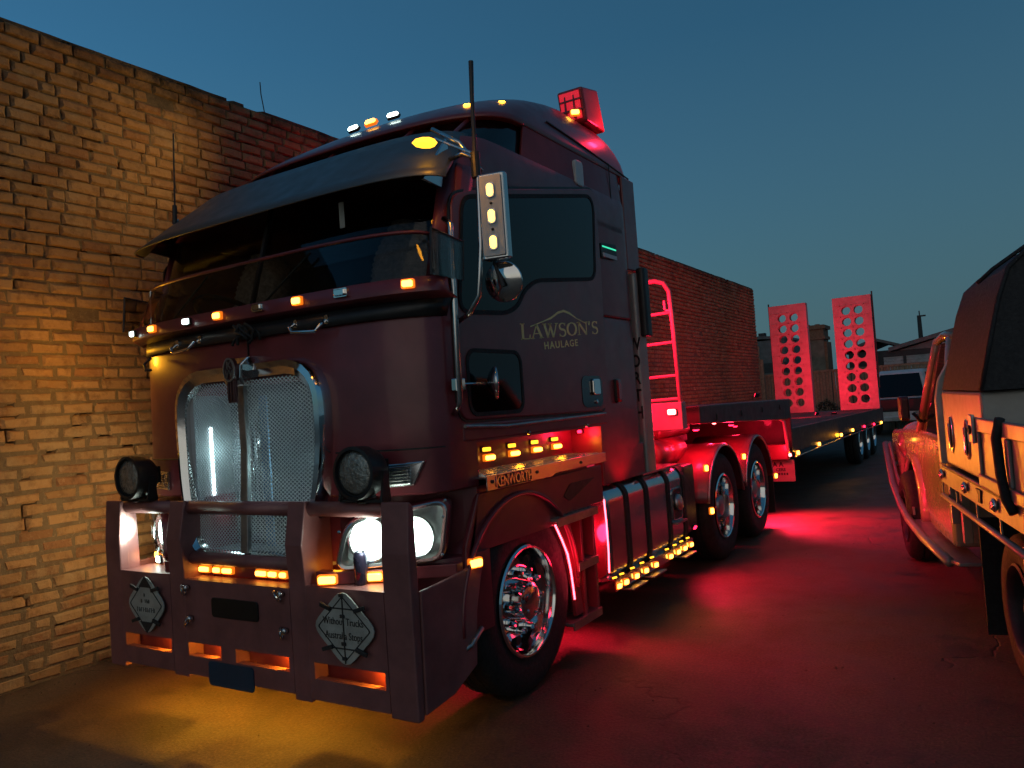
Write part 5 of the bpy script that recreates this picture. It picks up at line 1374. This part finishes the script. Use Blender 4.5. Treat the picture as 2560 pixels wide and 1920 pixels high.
# canvas canopy: side leaning in, sagging a little between its bows
def can_sec(u, top, sag):
    pr = [(.015, 1.55), (.075, 1.80), (.13 + sag, 2.02), (.185, 2.17), (.27, 2.245 + top), (.46, 2.37 + top), (TW / 2, 2.44 + top)]
    return [(x, u, z) for x, z in pr] + [(TW - x, u, z) for x, z in pr[::-1][1:]]
cn = make('canopy', MB().loft([can_sec(u, t, s_) for u, t, s_ in ((-1.88, 0, 0), (-2.1, -.015, .012), (-2.45, -.012, .016), (-2.8, -.008, .01), (-3.04, .0, 0))]), 'canvas', UT, auto=50)
make('canopy_piping', MB().tube([(x - .006 if x < TW / 2 else x + .006, u, z) for x, u, z in can_sec(-3.045, .004, 0)], .012, 6), 'canvas', cn, smooth=True)
make('canopy_bow', MB().tube([(x, u, z + .01) for x, u, z in can_sec(-2.3, .0, 0)][3:10], .012, 6), 'canvas', cn, smooth=True)
# drop side panel, latch post and rubber strap
ds = make('drop_side', MB().prism([(-2.99, 1.06), (-4.2, 1.06), (-4.2, 1.41), (-2.99, 1.41)], 'x', -.008, .020), 'ute_alloy', UT, bevel=.005)
make('panel_rib', MB().prism([(-2.99, 1.34), (-4.2, 1.34), (-4.2, 1.415), (-2.99, 1.415)], 'x', -.026, -.0085), 'ute_alloy', ds, bevel=.008)
make('panel_rib', MB().prism([(-2.99, 1.06), (-4.2, 1.06), (-4.2, 1.12), (-2.99, 1.12)], 'x', -.026, -.0085), 'ute_alloy', ds, bevel=.008)
for u in (-3.02, -3.62): make('panel_stile', MB().box(-.0255, -.0085, u - .03, u + .03, 1.121, 1.339), 'ute_alloy', ds, bevel=.006)
make('latch_post', MB().box(-.045, -.0265, -3.03, -2.95, 1.28, 1.43), 'alloy_dull', ds, bevel=.006)
make('latch_hook', MB().lathe([(.018 + .007 * math.cos(a), .007 * math.sin(a)) for a in [i * math.pi / 3 for i in range(6)]], (-.05, -2.99, 1.35), (1, 0, 0), 14, close=True), 'steel_dark', ds)
make('rubber_strap', MB().tube([(-.03, -3.58, 1.43), (-.045, -3.55, 1.34), (-.05, -3.60, 1.18), (-.045, -3.64, 1.07), (-.03, -3.68, 1.02)], .022, 8), 'rubber', ds, smooth=True)
make('mud_flap', MB().box(.06, .36, -2.42, -2.405, .12, .80), 'rubber', UT)
make('under_box', MB().box(.10, .5, -4.1, -3.45, .45, .90), 'black_plastic', UT, bevel=.02)
make('mud_flap', MB().box(.06, .36, -3.42, -3.405, .05, .80), 'rubber', UT)
make('flap_edge', MB().box(.052, .058, -3.425, -3.40, .05, .82), 'alloy_dull', UT)

# ================================================================== far yard
# fence of vertical sheets closing the yard
FN = thing('yard_fence', 'tan sheet-metal fence closing off the back of the yard behind the ramps', 'fence', (-2, 26, 0))
for k in range(13):
    x0 = -2.2 + k * .62
    q = MB()
    for j in range(6): q.box(x0 + j * .1, x0 + j * .1 + .085, -.02 if j % 2 else 0, .03, 0, 2.18)
    make('panel', q, 'timber', FN)
make('top_rail', MB().box(-2.2, 5.9, -.035, -.021, 2.10, 2.17), 'timber', FN)
PO = thing('timber_post', 'tall narrow timber post lit red just past the end of the brick wall', 'post', (-3.42, 25.4, 0))
make('post', MB().box(-.07, .05, -.06, .06, 0, 3.2), 'timber', PO, bevel=.01); make('stay', MB().box(.055, .16, -.05, .05, 0, 2.72), 'timber', PO, bevel=.01)
def building(name, label, cat, loc, w, d, h, mat, roofm, ridge=.8, over=.25, lean=False):
    B = thing(name, label, cat, loc)
    make('wall', MB().box(0, w, 0, d, 0, h), mat, B)
    if lean: rp_ = [(-over, h), (w + over, h + ridge), (w + over, h + ridge + .12), (-over, h + .12)]
    else: rp_ = [(-over, h), (w / 2, h + ridge), (w + over, h), (w + over, h + .12), (w / 2, h + ridge + .14), (-over, h + .12)]
    make('roof', MB().prism(rp_, 'y', -over, d + over), roofm, B)
    return B
S1 = building('iron_shed', 'dark iron shed with low sloping roof behind the parked van', 'shed', (.55, 30, 0), 5.2, 8, 2.75, 'shed_dark', 'shed_iron', 1.3, .2, True)
make('gable_panel', MB().prism([(0.1, 2.76), (5.1, 2.76), (5.1, 4.0)], 'y', -.02, -.005), 'shed_iron', S1)
make('gable_window', MB().box(1.55, 2.05, -.035, -.021, 2.85, 3.12), 'board_white', S1)
make('lintel', MB().box(-.4, 5.2, -.06, -.022, 2.55, 2.74), 'shed_dark', S1)
for k in range(5): make('weather_board', MB().prism([(-.03, 2.05 + k * .11), (-.05, 2.05 + k * .11), (-.03, 2.158 + k * .11)], 'x', -.4, 5.2), 'board_white', S1)
for x in (.28, 2.4, 4.4): make('post', MB().box(x, x + .10, -.10, -.061, 0, 2.70), 'shed_dark', S1)
for k in range(26): make('roof_sheet', MB().prism([(-.2, 2.875), (5.4, 4.175), (5.4, 4.20), (-.2, 2.90)], 'y', -.2 + k * .32, -.2 + k * .32 + .16), 'shed_iron', S1)
S2 = thing('brick_stack', 'square brick building corner with corbelled cap between the two ramps', 'building', (-3.3, 34, 0))
make('wall', MB().box(0, .68, 0, 1.2, 0, 3.72), 'render_wall', S2)
make('side_wall', MB().box(.681, .80, .05, 1.2, 0, 3.6), 'brick_far', S2)
make('band', MB().box(-.06, .76, -.06, 1.25, 3.721, 3.86), 'brick_far', S2); make('neck', MB().box(.02, .70, .0, 1.2, 3.861, 4.18), 'brick_far', S2); make('cap', MB().box(-.08, .80, -.08, 1.28, 4.181, 4.34), 'brick_far', S2)
for k in range(4): make('cap_brick', MB().box(-.06 + k * .21, .12 + k * .21, -.05, .2, 4.341, 4.341 + (.07, .03, .06, .02)[k]), 'brick_far', S2)
S3 = building('teal_shed', 'grey green shed with flat roof left of the loading ramps', 'shed', (-6.6, 34, 0), 2.3, 5, 3.9, 'shed_iron', 'shed_iron', .1, .05)
make('dark_band', MB().box(0, 2.3, -.03, -.005, 2.4, 2.85), 'shed_dark', S3)
make('vent_cap', MB().box(1.1, 1.4, .2, .5, 4.1, 4.28), 'shed_dark', S3)
S4 = building('workshop', 'low dark workshop building in the distance behind the fence', 'building', (-2.2, 38, 0), 2.4, 6, 3.1, 'shed_dark', 'shed_iron', .5)
SH = thing('shrub', 'dark rounded shrub behind the trailer between the two ramps', 'shrub', (-1.05, 24.2, 0))
rl = random.Random(9); lf = MB()
for k in range(900):
    t = rl.uniform(0, 6.283); p = rl.uniform(-1, 1); rr_ = rl.uniform(.55, 1) * .42
    c = Vector((rr_ * math.cos(t) * math.sqrt(1 - p * p), rr_ * math.sin(t) * math.sqrt(1 - p * p), .72 + p * .42 * rl.uniform(.7, 1.1)))
    a = Vector((rl.uniform(-1, 1), rl.uniform(-1, 1), rl.uniform(-1, 1))).normalized() * .05; b_ = a.cross(Vector((rl.uniform(-1, 1), .3, 1))).normalized() * .022
    lf.add([c - a, c + b_, c + a, c - b_], [(0, 1, 2, 3)])
make('foliage', lf, 'leaf', SH)['kind'] = 'stuff'
make('stem', MB().tube([(0, 0, 0), (.02, 0, .4), (-.03, .02, .8)], [.04, .03, .015], 6), 'timber', SH)
PL = thing('power_pole', 'distant power pole with crossarm rising above the iron shed roof', 'pole', (.56, 45, 0))
make('pole', MB().tube([(0, 0, 0), (-.03, 0, 5.1)], [.16, .10], 10), 'shed_dark', PL); make('crossarm', MB().box(-.05, .30, -.05, .05, 5.02, 5.10), 'shed_dark', PL); make('insulator', MB().tube([(.0, 0, 5.1), (.0, 0, 5.35)], .03, 6), 'shed_dark', PL)
# parked van, seen from its front quarter
VN = thing('parked_van', 'white parked van with dark windows standing beyond the trailer tail', 'van', (1.15, 23.0, 0), R(-4))
vsec = lambda u, zt, w0, w1: [(-w0, u, .45), (w0, u, .45), (w0 + .02, u, .95), (w1, u, zt), (-w1, u, zt), (-w0 - .02, u, .95)]
make('body', MB().loft([vsec(0, 1.05, .82, .80), vsec(.15, 1.10, .86, .82), vsec(.22, 1.12, .87, .82), vsec(.70, 1.86, .88, .60), vsec(1.0, 1.95, .88, .62), vsec(4.2, 1.95, .88, .64), vsec(4.5, 1.7, .86, .66)]), 'van_white', VN, bevel=.05, seg=3)
make('windscreen', MB().add([(-.70, .20, 1.14), (.70, .20, 1.14), (.54, .66, 1.82), (-.54, .66, 1.82)], [(0, 1, 2, 3)]), 'tinted_glass', VN, solid=.02)
make('bonnet_cover', MB().box(-.83, .83, -.02, .14, .70, 1.09), 'black_plastic', VN, bevel=.03)
for s in (1, -1):
    make('side_window', MB().add([(s * .885, .80, 1.10), (s * .885, 2.0, 1.10), (s * .66, 2.0, 1.84), (s * .65, .95, 1.84)], [(0, 1, 2, 3)]), 'tinted_glass', VN, solid=.02)
    make('head_lamp', MB().box(s * .60 - .15, s * .60 + .15, -.05, -.021, .58, .70), 'fog_lens', VN, bevel=.02)
    make('mirror', MB().box(s * .98 - .07, s * .98 + .07, .62, .74, 1.10, 1.32), 'black_plastic', VN, bevel=.02)
    for u in (.75, 3.6): wheel(VN, (s * .86, u, .33), s, Rr=.33, width=.2, dual=True, detail=False)
make('bumper', MB().box(-.86, .86, -.10, .10, .42, .56), 'van_white', VN, bevel=.03)
make('number_plate', MB().box(-.19, .19, -.115, -.101, .44, .54), 'sign_white', VN)
# wisp of wire on top of the brick wall
tag(make('wall_wire', MB().tube([(WX - .05, 2.32, WTOP), (WX - .06, 2.30, WTOP + .17), (WX - .03, 2.27, WTOP + .27)], .005, 6), 'steel_dark'), 'thin bent wire sticking up from the top of the brick wall', 'wire')
